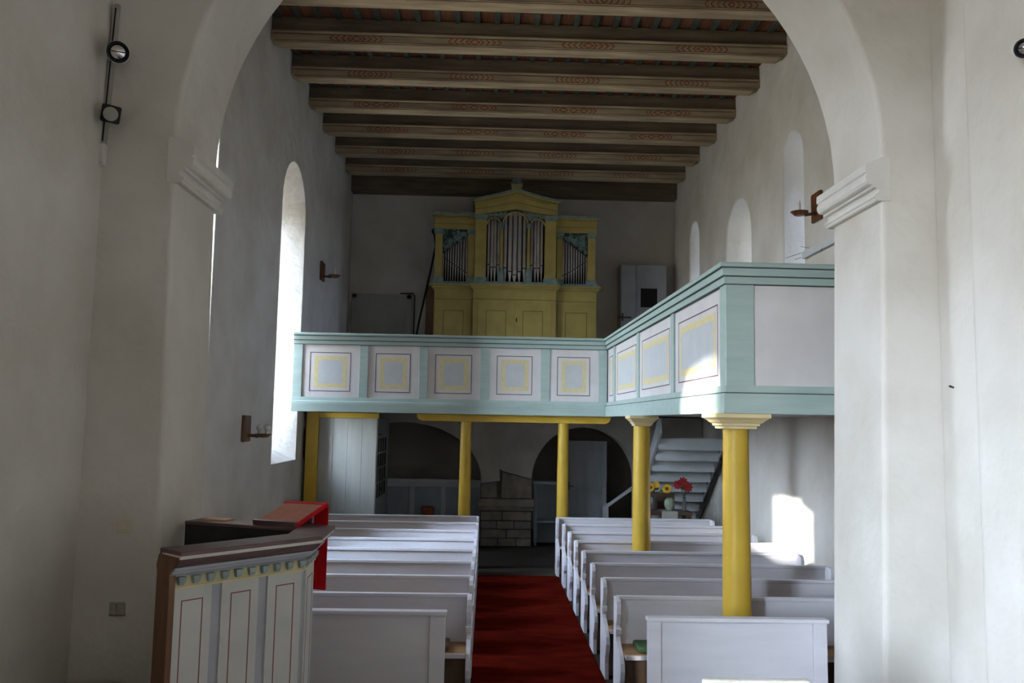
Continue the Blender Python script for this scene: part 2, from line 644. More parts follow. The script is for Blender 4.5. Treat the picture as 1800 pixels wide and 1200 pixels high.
def impost(name, x, sgn):
    """moulded impost on the reveal of the arch; sgn = direction into the opening"""
    pr = [(-0.06, 0.31), (0.0, 0.30), (0.112, 0.25), (0.115, 0.195), (0.102, 0.188), (0.102, 0.182), (0.108, 0.178), (0.113, 0.160), (0.110, 0.135), (0.098, 0.118), (0.085, 0.112),
          (0.060, 0.108), (0.066, 0.100), (0.060, 0.092), (0.034, 0.086), (0.022, 0.070), (0.024, 0.056), (0.040, 0.046), (0.054, 0.038), (0.056, 0.026), (0.044, 0.020), (0.046, 0.010), (0.036, 0.0), (-0.06, 0.0)]
    g = G()
    pts = [(x + sgn * a, 3.80 + b) for a, b in pr]
    g.prism(pts, 'xz', Y0A - .008, Y1A + .03)
    # plain block continuing a little above the moulding
    o = g.build(name, 'plaster_trim', bevel=0.002)
    return struct(o)


impost('trim_1', -2.085, 1)
impost('trim_2', 2.625, -1)

# chancel walls around the camera
side_wall('wall_chancel_left', -2.57, -3.87, -3.4, 5.42, -0.1, 6.6,
          [(-2.85, 0.7, 3.75, 4.85, -2.52, -1.64, 4.2, 5.33), (-2.95, 0.65, 0.90, 3.47, -2.95, -0.23, 0.90, 3.47)])
side_wall('wall_sun_blocker', -3.87, -4.77, -3.4, 1.0, -0.1, 3.9,  # added unseen slab, deepens the lower window so direct sun is blocked
          [(-2.95, -0.23, 0.90, 3.47, -2.95, -0.85, 0.95, 3.45)])
window(-3.77, -2.50, -1.66, 4.25, 5.33, 1, 2, 0.5)
window(-4.67, -2.92, -0.88, 1.0, 3.43, 1, 4, 0.5)
g = G()
g.prism([(2.98, 5.42), (3.8, 5.42), (3.8, -3.4), (2.85, -3.4), (2.85, 4.80), (2.98, 4.86)], 'xy', -0.1, 6.6)
struct(soften(g.build('wall_chancel_right', 'plaster'), 0.05, 4))
g = G()
g.box(-3.9, -3.7, -0.1, 3.8, -3.4, 6.6)
struct(g.build('wall_chancel_end', 'plaster'))
g = G()
g.box(-3.9, -3.7, 6.55, 3.8, 5.42, 6.8)
struct(g.build('ceiling_chancel', 'plaster'))

# ceiling boards over the beams: red-brown boards with dark green battens
g = G()
g.box(XL - .3, 6.1, ZTOP, XR + .3, YB, ZTOP + .12)
g.mi = 1
x = XL + .1
while x < XR:
    g.box(x - .035, 6.2, ZTOP - .04, x + .035, YB, ZTOP)
    x += 0.27
struct(g.build('ceiling', ['boards_red', 'batten_green']))


# ------------------------------------------------------------------ ceiling beams
def motif(g, cx, y, z, kind):
    """painted chevrons left and right of a lozenge, as a thin coat of paint on the beam"""
    h = 0.036
    t = 0.014

    def stroke(pts):
        for a, b in zip(pts[:-1], pts[1:]):
            a, b = Vector((a[0], 0, a[1])), Vector((b[0], 0, b[1]))
            d = (b - a).normalized()
            g.obox((cx + (a.x + b.x) / 2, y, z + (a.z + b.z) / 2), d, (0, 1, 0), d.cross(Vector((0, 1, 0))), (b - a).length / 2 + .003, .0015, t / 2)
    if kind == 0:
        stroke([(-.07, 0), (0, h), (.07, 0), (0, -h), (-.07, 0)])
        for k in range(4):
            for s in (-1, 1):
                xx = .12 + k * .08
                stroke([(s * (xx - .045), h), (s * xx, 0), (s * (xx - .045), -h)])
    elif kind == 1:
        n = 8
        stroke([(.035 * math.cos(2 * PI * i / n), h * .8 * math.sin(2 * PI * i / n)) for i in range(n + 1)])
        for k in range(4):
            for s in (-1, 1):
                xx = .10 + k * .075
                stroke([(s * (xx - .035), h), (s * (xx - .006), h * .5), (s * xx, 0), (s * (xx - .006), -h * .5), (s * (xx - .035), -h)])
    else:
        for k in range(3):
            c = (k - 1) * .17
            stroke([(c - .07, 0), (c, h), (c + .07, 0), (c, -h), (c - .07, 0)])
        for s in (-1, 1):
            for k in range(2):
                xx = .31 + k * .06
                stroke([(s * (xx - .045), h), (s * xx, 0), (s * (xx - .045), -h)])


ordinal = ['nearest', 'second', 'third', 'fourth', 'fifth', 'sixth', 'seventh', 'eighth']
beam_back = [9.89, 11.12, 12.28, 13.5, 14.66, 15.86, 17.04]   # lower back arris of each beam
BW = 0.21
ZB = 7.34
patt = ['petal', 'chevron', 'crescent', 'lozenge', 'lozenge', 'faint chevron', 'faint chevron']
for i, yb in enumerate(beam_back):
    y0 = yb - BW
    t = thing('ceiling_beam', '%s painted wooden ceiling beam counted back from the chancel arch, red-brown %s marks' % (ordinal[i], patt[i]),
              'beam', ((XL + XR) / 2, yb - BW / 2, ZB), 'painted beams across the nave ceiling')
    b = G()
    # lower timber with moulded edges; ends splayed where they meet the wall
    b.prism([(y0 + .02, ZTOP - .02), (yb - .02, ZTOP - .02), (yb - .02, ZB + .17), (y0 + .02, ZB + .17)], 'yz', XL - .1, XR + .1)
    b.build('beam_body', 'beam_wood', t)
    b = G()
    low = [(y0 + .02, ZB + .182), (y0 + .005, ZB + .180), (y0 - .014, ZB + .170), (y0 - .016, ZB + .155), (y0 - .008, ZB + .145), (y0 + .006, ZB + .138), (y0, ZB + .128),
           (y0, ZB + .035), (y0 + .006, ZB + .028), (y0 + .006, ZB + .015), (y0 + .02, ZB), (yb, ZB), (yb, ZB + .182)]
    rings = []
    for xx, k in ((XL - .1, .05), (XL + .02, .05), (XL + .10, 0.0), (XR - .10, 0.0), (XR - .02, .05), (XR + .1, .05)):
        rings.append([(xx, p[0], max(p[1], ZB + k)) for p in low])
    b.loft(rings)
    b.build('moulded_edge', 'beam_cream', t, smooth=True)
    b = G()
    b.box(XL + .05, y0 - .002, ZB + .124, XR - .05, y0 + .003, ZB + .131)
    b.box(XL + .05, y0 - .002, ZB + .034, XR - .05, y0 + .003, ZB + .040)
    b.box(XL + .05, y0 + .004, ZB + .014, XR - .05, y0 + .008, ZB + .019)
    b.build('painted_lines', 'beam_line', t)
    for cx in (-1.9, -0.32, 1.28, 2.88):
        b = G()
        motif(b, cx + 0.04 * math.sin(i * 2.1 + cx), y0 - .0015, ZB + .081, (1, 0, 1, 2, 2, 0, 0)[i])
        b.build('painted_ornament', 'ornament_red', t)

t = tag(recentre(G().box(XL - .05, YB - .28, 7.17, XR + .05, YB + .05, 7.74).build('wall_plate', 'beam_wood', bevel=.01)),
        'dark timber wall plate along the top of the back wall above the organ', 'beam')

# ------------------------------------------------------------------ carpet
g = G()
g.box(-0.10, 6.22, 0.0, 1.085, 12.55, 0.012)
tag(recentre(g.build('aisle_carpet', 'carpet_red', bevel=.003)), 'dark red carpet runner down the aisle between the white pews', 'carpet')

# ------------------------------------------------------------------ pews
PEW_H = 0.83


def end_outline():
    """pew end in (y towards the altar is negative, z)"""
    pts = [(0.02, 0.0), (0.02, 0.835), (-0.10, 0.835)]
    pts += [(-0.135, 0.82), (-0.155, 0.78), (-0.155, 0.72), (-0.135, 0.66), (-0.105, 0.62), (-0.10, 0.595), (-0.10, 0.565), (-0.105, 0.53),
            (-0.13, 0.50), (-0.20, 0.47), (-0.29, 0.43), (-0.345, 0.38), (-0.36, 0.32), (-0.34, 0.25), (-0.30, 0.20), (-0.28, 0.14), (-0.29, 0.0)]
    return pts


def make_pew(x0, x1, loc, label, group):
    """backrest on the far side, seat towards the altar"""
    t = thing('pew', label, 'pew', loc, group)
    ox, oy = loc[0], loc[1]
    b = G()
    b.box(x0 + .02, oy - .0, 0.12, x1 - .02, oy + .022, PEW_H - .012)
    b.build('backrest', 'pew_white', t)
    b = G()
    b.box(x0 + .02, oy - .016, PEW_H - .022, x1 - .02, oy + .034, PEW_H + .008)
    b.build('top_rail', 'pew_white', t, bevel=.005)
    for xe, s in ((x0, 1), (x1, -1)):
        b = G()
        a, c = sorted((xe, xe + s * .038))
        b.prism([(oy + p[0], p[1]) for p in end_outline()], 'yz', a, c)
        e_ = b.build('end_panel', 'pew_white', t, bevel=.004)
        b = G()
        b.box(a - .006, oy - .135, .555, c + .006, oy - .092, .60)
        b.build('end_block', 'pew_white', e_, bevel=.003)
    b = G()
    b.box(x0 + .038, oy - .36, .425, x1 - .038, oy + .0, .45)
    b.mi = 1
    b.box(x0 + .038, oy - .372, .415, x1 - .038, oy - .36, .45)
    b.build('seat', ['pew_seat', 'pew_white'], t, bevel=.003)
    b = G()
    b.box(x0 + .038, oy - .02, .06, x1 - .038, oy - .0, .12)
    b.box(x0 + .038, oy - .30, .04, x1 - .038, oy - .28, .41)
    b.build('kick_board', 'pew_dark', t)
    return t


def make_front(x0, x1, y, label, group, both):
    t = thing('pew_screen', label, 'pew front', ((x0 + x1) / 2, y, 0), group)
    b = G()
    b.box(x0 + .01, y, 0.02, x1 - .01, y + .025, PEW_H)
    b.build('panel', 'pew_white', t)
    b = G()
    b.box(x0 - .012, y - .035, PEW_H, x1 + .012, y + .05, PEW_H + .03)
    b.build('top_rail', 'pew_white', t, bevel=.006)
    for (a, c) in both:
        b = G()
        b.box(a, y - .02, 0.0, c, y + .045, PEW_H)
        b.build('stile', 'pew_white', t, bevel=.004)
    b = G()
    b.box(x0 + .06, y + .025, .62, x1 - .06, y + .21, .645)
    b.build('book_shelf', 'pew_white', t, bevel=.003)
    return t


rows = ['first', 'second', 'third', 'fourth', 'fifth', 'sixth', 'seventh', 'eighth']
PY = [6.30 + 0.812 * k for k in range(9)]
make_front(-2.0, -0.285, 6.38, 'white panelled pew front left of the aisle, beside the pulpit', 'white pew fronts', [(-2.0, -1.87), (-.40, -0.285)])
make_front(1.215, 2.545, 6.27, 'white panelled pew front right of the aisle, touching the arch pier', 'white pew fronts', [(1.215, 1.31), (2.44, 2.545)])
protoL = make_pew(-2.93, -0.10, (-1.5, PY[1], 0), 'white wooden pew left of the aisle, first row behind the panelled front', 'white pews left of the aisle')
protoR = make_pew(1.09, 3.58, (2.35, PY[1], 0), 'white wooden pew right of the aisle, first row behind the panelled front', 'white pews right of the aisle')
for k in range(2, 9):
    dup(protoL, (-1.5, PY[k], 0), 'white wooden pew left of the aisle, %s row behind the panelled front' % rows[k - 1])
    if k < 8:
        dup(protoR, (2.35, PY[k], 0), 'white wooden pew right of the aisle, %s row behind the panelled front' % rows[k - 1])
make_pew(1.065, 3.46, (2.35, PY[8], 0), 'white wooden pew right of the aisle, eighth and last row, shorter than the others', 'white pews right of the aisle')

# a cushion on each first seat by the aisle
for nm, x0, lab, m_ in (('seat_cushion', -0.40, 'folded dark brown cushion on the first left pew seat near the aisle', 'pew_dark'),
                        ('seat_cushion', 1.235, 'dark green and brown cushion on the first right pew seat near the aisle', 'stem_green')):
    g = G()
    g.box(x0, PY[1] - .32, .452, x0 + .13, PY[1] - .06, .50)
    tag(recentre(g.build(nm, m_, bevel=.02, seg=3)), lab, 'cushion', 'cushions on the pew seats')

# ------------------------------------------------------------------ organ loft and side gallery
GZ0, GZ1 = 2.375, 3.60


def rail_profile():
    return [(-.10, 3.60), (.055, 3.60), (.062, 3.585), (.055, 3.562), (.036, 3.555), (.036, 3.492), (.018, 3.486), (.018, 3.425), (-.02, 3.425), (-.10, 3.43)]


def fascia_profile():
    return [(-.06, 2.60), (.012, 2.60), (.018, 2.545), (.030, 2.535), (.034, 2.50), (.034, 2.375), (-.06, 2.375)]


def painted(g, u0, u1, z0, z1, P, line=True):
    """painted frame on a parapet panel: P(u, z, depth) -> point; thin coats of paint"""
    def strip(a0, b0, a1, b1, d):
        pts = [P(a0, b0, 0), P(a1, b0, 0), P(a1, b1, 0), P(a0, b1, 0)]
        top = [P(a0, b0, d), P(a1, b0, d), P(a1, b1, d), P(a0, b1, d)]
        g.loft([pts, top])
    wq = u1 - u0
    m = 0.115 if wq < 1.2 else 0.12
    a0, a1 = u0 + m, u1 - m - .02
    b0, b1 = z0 + .09, z1 - .125
    if line:
        t = .011
        g.mi = 1
        strip(a0, b0, a1, b0 + t, .002)
        strip(a0, b1 - t, a1, b1, .002)
        strip(a0, b0 + t, a0 + t, b1 - t, .002)
        strip(a1 - t, b0 + t, a1, b1 - t, .002)
        c0, c1, d0, d1 = a0 + .07, a1 - .06, b0 + .06, b1 - .06
        t = .062
        g.mi = 2
        strip(c0, d0, c1, d0 + t, .0015)
        strip(c0, d1 - t, c1, d1, .0015)
        strip(c0, d0 + t, c0 + t, d1 - t, .0015)
        strip(c1 - t, d0 + t, c1, d1 - t, .0015)
        g.mi = 3
        strip(c0 + t, d0 + t, c1 - t, d1 - t, .001)
        g.mi = 0


loft = thing('loft_parapet', 'sage green loft parapet across the nave with five painted square panels', 'parapet', (-0.55, 13.0, GZ0))
YF = 13.0
X0L = XL + .005
rail_path = [(X0L, YF), (1.855, YF)]
g = G()
g.sweep(rail_profile(), rail_path)
g.build('parapet_rail', 'sage_green', loft, bevel=.003)
g = G()
g.sweep(fascia_profile(), rail_path)
g.build('fascia', 'sage_green', loft, bevel=.003)
g = G()
for z in (3.488, 3.557):
    g.box(X0L, YF - (.041 if z < 3.5 else .059), z - .006, 1.855, YF - .01, z + .003)
g.box(X0L, YF - .020, 3.419, 1.855, YF + .0, 3.427)
g.build('groove', 'groove_dark', loft)
posts = [(X0L, -2.905), (-2.02, -1.885), (-1.09, -0.955), (-0.13, 0.01), (0.82, 0.96), (1.73, 1.865)]
for a, b in posts:
    g = G()
    g.box(a, YF - .008, 2.59, b, YF + .05, 3.43)
    g.build('post', 'sage_green', loft, bevel=.004)
for (a, b), (c, d) in zip(posts[:-1], posts[1:]):
    g = G()
    g.box(b - .01, YF + .012, 2.59, c + .01, YF + .035, 3.43)
    painted(g, b, c, 2.60, 3.425, lambda u, z, dd: (u, YF + .012 - dd, z))
    g.build('panel', ['panel_white', 'panel_line', 'panel_yellow', 'panel_field'], loft)
g = G()
g.box(X0L, YF + .04, 2.42, XR - .005, YB - .005, 2.58)
struct(g.build('floor_loft', 'door_grey'))

side = thing('side_parapet', 'sage green side gallery parapet running from the loft to the corner by the arch', 'parapet', (1.9, 6.6, GZ0))
XF, YE = 1.922, 6.65
sp = [(XF, YF - .06), (XF, YE), (XR - .005, YE)]
g = G()
g.sweep(rail_profile(), sp)
g.build('parapet_rail', 'sage_green', side, bevel=.003)
g = G()
g.sweep(fascia_profile(), sp)
g.build('fascia', 'sage_green', side, bevel=.003)
g = G()
for z, o_ in ((3.489, .040), (3.558, .058), (3.424, .022), (2.541, .033)):
    g.sweep([(-.03, z - .004), (o_, z - .004), (o_, z + .0025), (-.03, z + .0025)], sp)
g.build('groove', 'groove_dark', side)
yp = [(12.36, 12.22), (10.50, 10.36), (8.60, 8.46)]
for a, b in yp:
    g = G()
    g.box(XF - .008, b, 2.59, XF + .05, a, 3.43)
    g.build('post', 'sage_green', side, bevel=.004)
g = G()
g.box(XF - .008, YE - .012, 2.59, 2.15, YE + .16, 3.43)
g.build('corner_post', 'sage_green', side, bevel=.006)
edges = [YF - .06] + [q for p in yp for q in p] + [YE + .16]
for a, b in zip(edges[0::2], edges[1::2]):
    g = G()
    g.box(XF + .012, b - .01, 2.59, XF + .035, a + .01, 3.43)
    painted(g, b, a, 2.60, 3.425, lambda u, z, dd: (XF + .012 - dd, u, z))
    g.build('panel', ['panel_white', 'panel_line', 'panel_yellow', 'panel_field'], side)
g = G()
g.box(2.12, YE + .006, 2.59, XR - .005, YE + .03, 3.43)
g.build('panel', 'panel_white', side)
g = G()
g.box(XF + .06, YE + .06, 2.40, XR - .005, YF - .02, 2.57)
struct(g.build('floor_side_gallery', 'door_grey'))

side.rotation_euler.z = 0.0095      # the old parapet runs slightly askew


# ------------------------------------------------------------------ columns
def column(x, y, r, zt, label, capital, cap_w=0.22):
    t = thing('column', label, 'column', (x, y, 0), 'yellow columns under the galleries')
    b = G()
    n = 10
    prof = [(r * 1.14, 0.0), (r * 1.14, .07), (r * 1.02, .10)]
    top = zt - (.115 if capital else 0.0)
    for i in range(n + 1):
        s = i / n
        prof.append((r * (1.0 - 0.13 * s ** 1.6), .11 + (top - .11) * s))
    b.lathe(prof, (x, y, 0), 32)
    b.build('shaft', 'column_yellow', t, smooth=True)
    if capital:
        b = G()
        h = .125
        levels = [(cap_w * .60, 0.0), (cap_w * .60, .022), (cap_w * .67, .024), (cap_w * .70, .045), (cap_w * .76, .05), (cap_w * .86, .072), (cap_w * .97, .088), (cap_w, .09), (cap_w, h)]
        b.loft([[(x - q, y - q, zt - h + z), (x + q, y - q, zt - h + z), (x + q, y + q, zt - h + z), (x - q, y + q, zt - h + z)] for q, z in levels])
        b.build('capital', 'capital_cream', t, bevel=.003)
    return t


column(2.055, 6.86, .118, GZ0, 'thick yellow column with cream stepped capital under the near gallery corner', True, .225)
column(1.895, 10.22, .113, GZ0, 'yellow column with cream stepped capital halfway along the side gallery', True, .175)
column(-0.34, 13.2, .097, 2.262, 'left yellow column carrying the cross beam under the organ loft', False)
column(1.20, 13.2, .095, 2.262, 'right yellow column carrying the cross beam under the organ loft', False)
g = G()
bx0, bx1 = -1.10, 1.93
pts = [(bx0 - .02, 2.374), (bx0, 2.31), (bx0 + .03, 2.275), (bx0 + .08, 2.26), (bx1 - .08, 2.26), (bx1 - .03, 2.275), (bx1, 2.31), (bx1 + .02, 2.374)]
g.prism(pts, 'xz', 13.11, 13.29)
tag(recentre(g.build('cross_beam', 'column_yellow', bevel=.006)), 'yellow cross beam with rounded ends lying on two columns under the organ loft', 'beam')

# ------------------------------------------------------------------ organ
OY = 16.6
organ = thing('pipe_organ', 'yellow pipe organ with blue-grey carving and grey pipes on the loft', 'organ', (0.5, OY + .4, 2.58))


def part(name, m, fn, parent=organ, **k):
    b = G()
    fn(b)
    return b.build(name, m, parent, **k)


def lower(b):
    b.box(-1.13, OY, 2.58, 2.15, OY + .9, 4.93)
    b.box(-0.34, OY - .12, 2.58, 1.32, OY + .02, 4.93)
    b.mi = 1
    for a, c, yy, z in ((-1.135, -.335, OY, 4.70), (1.315, 2.155, OY, 4.70), (-.345, 1.325, OY - .12, 4.70)):
        b.box(a, yy - .004, z, c, yy + .002, z + .012)
    b.mi = 0


part('lower_case', ['organ_yellow', 'organ_line'], lower, bevel=.006)


def case_panel(x0, x1, y):
    def fn(b):
        b.box(x0, y - .014, 2.62, x1, y + .004, 4.66)
        b.mi = 1
        a0, a1, z1 = x0 + .16, x1 - .16, 4.48
        for q in ((a0, 2.8, a0 + .012, z1), (a1 - .012, 2.8, a1, z1), (a0, z1 - .012, a1, z1)):
            b.box(q[0], y - .017, q[1], q[2], y - .012, q[3])
        b.mi = 0
    return fn


part('case_panel', ['organ_yellow', 'organ_line'], case_panel(-1.10, -.37, OY), bevel=.003)
part('case_panel', ['organ_yellow', 'organ_line'], case_panel(1.36, 2.12, OY), bevel=.003)
for x0, x1 in ((-.24, .487), (.497, 1.22)):
    d = part('case_door', ['organ_yellow', 'organ_line'], case_panel(x0, x1, OY - .12), bevel=.003)
part('keyhole', 'dark_iron', lambda b: b.box(.52, OY - .145, 4.25, .545, OY - .13, 4.33))


def cornice(zb, pr):
    def fn(b):
        path = [(-1.13, OY + .9), (-1.13, OY), (-.34, OY), (-.34, OY - .12), (1.32, OY - .12), (1.32, OY), (2.15, OY), (2.15, OY + .9)]
        b.sweep([(o, z + zb) for o, z in pr], path)
    return fn


part('middle_cornice', 'organ_yellow', cornice(4.90, [(-.06, 0), (.01, 0), (.02, .02), (.045, .035), (.05, .06), (.08, .075), (.085, .11), (-.06, .11)]), bevel=.002)
part('middle_cornice', 'organ_blue', cornice(5.01, [(-.06, 0), (.045, 0), (.045, .05), (-.06, .05)]))
part('cabinet_back', 'organ_black', lambda b: (b.box(-1.05, OY + .34, 5.0, 2.07, OY + .9, 6.3), b.box(-.2, OY + .34, 6.2, 1.2, OY + .9, 6.72)))


def pillar(x0, x1, y, z0, z1, capz, base=True):
    def fn(b):
        b.box(x0, y, z0, x1, y + .22, z1)
        b.mi = 1
        if base:
            b.box(x0 - .02, y - .025, z0, x1 + .02, y + .22, z0 + .10)
        b.box(x0 - .022, y - .03, capz, x1 + .022, y + .22, capz + .07)
        b.box(x0 - .012, y - .018, capz - .03, x1 + .012, y + .22, capz)
        b.mi = 0
    return fn


for x0, x1, y, zc in ((-1.14, -.985, OY, 6.07), (-.475, -.335, OY, 6.07), (1.335, 1.455, OY, 6.05), (1.965, 2.12, OY, 6.05), (-.325, -.10, OY - .12, 6.36), (1.085, 1.31, OY - .12, 6.36)):
    part('pillar', ['organ_yellow', 'organ_blue'], pillar(x0, x1, y, 5.05, zc + .05, zc), bevel=.004)


def entab(x0, x1, z0):
    def fn(b):
        b.box(x0, OY - .01, z0, x1, OY + .9, z0 + .20)
        b.mi = 1
        b.box(x0 - .002, OY - .015, z0 + .105, x1 + .002, OY, z0 + .115)
        b.mi = 2
        b.box(x0 - .05, OY - .10, z0 + .285, x1 + .05, OY + .9, z0 + .325)
        b.mi = 0
        b.box(x0 - .02, OY - .04, z0 + .20, x1 + .02, OY + .9, z0 + .235)
        b.box(x0 - .04, OY - .075, z0 + .262, x1 + .04, OY + .9, z0 + .285)
        b.mi = 0
        x = x0
        while x < x1:
            b.box(x, OY - .06, z0 + .235, x + .03, OY + .1, z0 + .262)
            x += .052
        b.mi = 1
        b.box(x0, OY - .02, z0 + .235, x1, OY + .9, z0 + .262)
        b.mi = 0
    return fn


part('wing_entablature', ['organ_yellow', 'organ_line', 'organ_blue'], entab(-1.16, -.33, 6.14))
part('wing_entablature', ['organ_yellow', 'organ_line', 'organ_blue'], entab(1.32, 2.14, 6.12))


def gable(b):
    c = .492
    yb = OY - .13

    def zc(x, z0, rise):           # swept gable: flat at the ends, rising to a soft point
        s = min(1, abs(x - c) / .86)
        return z0 + rise * (1 - s) ** 1.25 if s < 1 else z0
    N = 40
    xs = [-.345 + (1.33 + .345) * i / N for i in range(N + 1)]

    def band(zl, rl, zu, ru, y0, y1, ex=0.0):
        lo = [(x + (x - c) * ex, zc(x, zl, rl)) for x in xs]
        hi = [(x + (x - c) * ex, zc(x, zu, ru)) for x in xs]
        b.prism(lo + hi[::-1], 'xz', y0, y1)
    band(6.43, .13, 6.62, .21, yb, OY + .9)
    b.mi = 1
    band(6.53, .165, 6.54, .166, yb - .005, yb + .01)
    band(6.65, .21, 6.675, .215, yb - .015, OY + .9)
    b.mi = 0
    band(6.62, .21, 6.65, .21, yb - .03, OY + .9, .015)
    band(6.675, .215, 6.705, .215, yb - .065, OY + .9, .035)
    b.mi = 2
    band(6.705, .215, 6.74, .22, yb - .09, OY + .9, .055)
    b.mi = 0
    for i in range(34):
        x = -.32 + i * .049
        z = zc(x + .014, 6.65, .2115)
        b.box(x, yb - .05, z - .002, x + .028, yb + .05, z + .026)
    # flat soffit closing the carved field
    b.box(-.34, OY - .10, 6.43, 1.325, OY - .09, 6.45)


part('gable', ['organ_yellow', 'organ_line', 'organ_blue'], gable)


def finial(b):
    c, y = .492, OY - .12
    b.mi = 0
    b.box(c - .10, y - .06, 6.93, c + .10, y + .08, 7.05)
    b.box(c - .12, y - .075, 7.035, c + .12, y + .09, 7.055)
    b.mi = 1
    for k in range(7):
        a = math.radians(-75 + 25 * k)
        L = .15 - .004 * abs(k - 3)
        tip = Vector((c + math.sin(a) * L * .8, y, 7.07 + math.cos(a) * L))
        mid = Vector((c + math.sin(a) * L * .3, y, 7.06 + math.cos(a) * L * .55))
        b.tube([(c + math.sin(a) * .02, y, 7.055), mid, tip, tip + Vector((math.sin(a) * .012, 0, -.02))], [.012, .02, .016, .006], 8)
    b.sphere((c, y - .01, 7.075), .035)


part('finial', ['organ_yellow', 'organ_blue'], finial, smooth=True)

# arches of the centre
ARCH = [(-.095, .185, 6.235, .135), (.225, .735, 6.25, .245), (.775, 1.075, 6.225, .135)]


def arches(b):
    for a0, a1, zs, rise in ARCH:
        c, r = (a0 + a1) / 2, (a1 - a0) / 2
        pts = []
        for i in range(17):
            t = PI * i / 16
            pts.append((c + r * math.cos(t), OY - .10, zs + rise * math.sin(t)))
        b.tube(pts, .018, 8)


part('arch_moulding', 'organ_yellow', arches, smooth=True)
for x in (.205, .755):
    def colm(b, x=x):
        b.cyl((x, OY - .08, 5.32), (x, OY - .08, 6.16), .034, .030, 16)
        b.mi = 1
        b.cyl((x, OY - .08, 6.16), (x, OY - .08, 6.25), .034, .055, 16)
        b.box(x - .06, OY - .14, 6.24, x + .06, OY - .02, 6.262)
        b.lathe([(.075, 5.06), (.075, 5.12), (.06, 5.16), (.062, 5.25), (.045, 5.32), (.036, 5.34)], (x, OY - .08, 0), 16)
        b.mi = 0
    part('colonnette', ['organ_yellow', 'organ_blue'], colm, smooth=True)


def curls(b, inside, x0, x1, z0, z1, y, n, seed):
    """carved foliage: leafy scrolls filling a field"""
    rnd = random.Random(seed)
    k = 0
    tries = 0
    while k < n and tries < 6000:
        tries += 1
        x, z = rnd.uniform(x0, x1), rnd.uniform(z0, z1)
        r = rnd.uniform(.022, .05)
        if not all(inside(x + r * math.cos(a), z + r * math.sin(a)) for a in (0, 1.05, 2.1, 3.14, 4.19, 5.24)):
            continue
        a0, s = rnd.uniform(0, 6.28), rnd.choice((-1, 1))
        pts, rad = [], []
        for i in range(12):
            t = i / 11
            q = r * (1 - .75 * t)
            a = a0 + s * t * 7.2
            pts.append((x + q * math.cos(a), y - .012 * math.sin(t * PI), z + q * math.sin(a)))
            rad.append(.0035 + .007 * (1 - t))
        b.tube(pts, rad, 6)
        k += 1


def inside_c(x, z):
    c = .492
    s = min(1, abs(x - c) / .86)
    if z > 6.425 + .13 * (1 - s) ** 1.25 + .0 or x < -.1 or x > 1.085 or z < 6.2:
        return False
    for a0, a1, zs, rise in ARCH:
        cc, r = (a0 + a1) / 2, (a1 - a0) / 2 + .02
        if abs(x - cc) < r and (z < zs or ((x - cc) / r) ** 2 + ((z - zs) / (rise + .02)) ** 2 < 1):
            return False
    return True


def inside_l(x, z):
    return -.98 < x < -.48 and z < 6.13 and z > 5.64 + (x + .98) * .74


def inside_r(x, z):
    return 1.46 < x < 1.96 and z < 6.12 and z > 5.62 + (1.96 - x) * .74


def carve(b):
    # solid dark ground behind the scrolls
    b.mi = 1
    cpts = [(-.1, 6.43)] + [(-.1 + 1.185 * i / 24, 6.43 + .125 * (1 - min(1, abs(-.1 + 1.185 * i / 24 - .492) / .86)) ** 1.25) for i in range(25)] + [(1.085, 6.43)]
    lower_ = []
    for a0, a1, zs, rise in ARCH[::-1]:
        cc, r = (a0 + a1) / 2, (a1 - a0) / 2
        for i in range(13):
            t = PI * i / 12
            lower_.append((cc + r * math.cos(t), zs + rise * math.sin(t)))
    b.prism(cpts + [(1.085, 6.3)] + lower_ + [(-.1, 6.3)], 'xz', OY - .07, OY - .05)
    b.mi = 0
    curls(b, inside_c, -.1, 1.08, 6.22, 6.56, OY - .085, 90, 3)


part('carving', ['organ_blue', 'organ_dark'], carve)


def carve_l(b):
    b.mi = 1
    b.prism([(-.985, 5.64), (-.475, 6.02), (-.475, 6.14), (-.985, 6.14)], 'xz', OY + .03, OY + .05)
    b.mi = 0
    curls(b, inside_l, -.98, -.48, 5.64, 6.13, OY + .02, 60, 5)


def carve_r(b):
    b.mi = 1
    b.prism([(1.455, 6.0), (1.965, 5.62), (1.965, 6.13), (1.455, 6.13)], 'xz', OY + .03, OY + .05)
    b.mi = 0
    curls(b, inside_r, 1.46, 1.96, 5.62, 6.12, OY + .02, 60, 6)


part('carving', ['organ_blue', 'organ_dark'], carve_l)
part('carving', ['organ_blue', 'organ_dark'], carve_r)


def pipe(x, y, r, z0, zm, zt):
    """foot cone, mouth with dark slot, body"""
    b = G()
    b.lathe([(r * .25, z0), (r, zm), (r, zm + .001), (r, zt), (r * .9, zt)], (x, y, 0), 14)
    b.mi = 1
    b.box(x - r * .75, y - r * 1.03, zm + .004, x + r * .75, y - r * .6, zm + .022)
    b.mi = 0
    b.box(x - r * .72, y - r * 1.06, zm + .024, x + r * .72, y - r * .6, zm + .024 + r * 2.2)
    b.build('organ_pipe', ['pipe_tin', 'organ_black'], organ, smooth=True, angle=40)


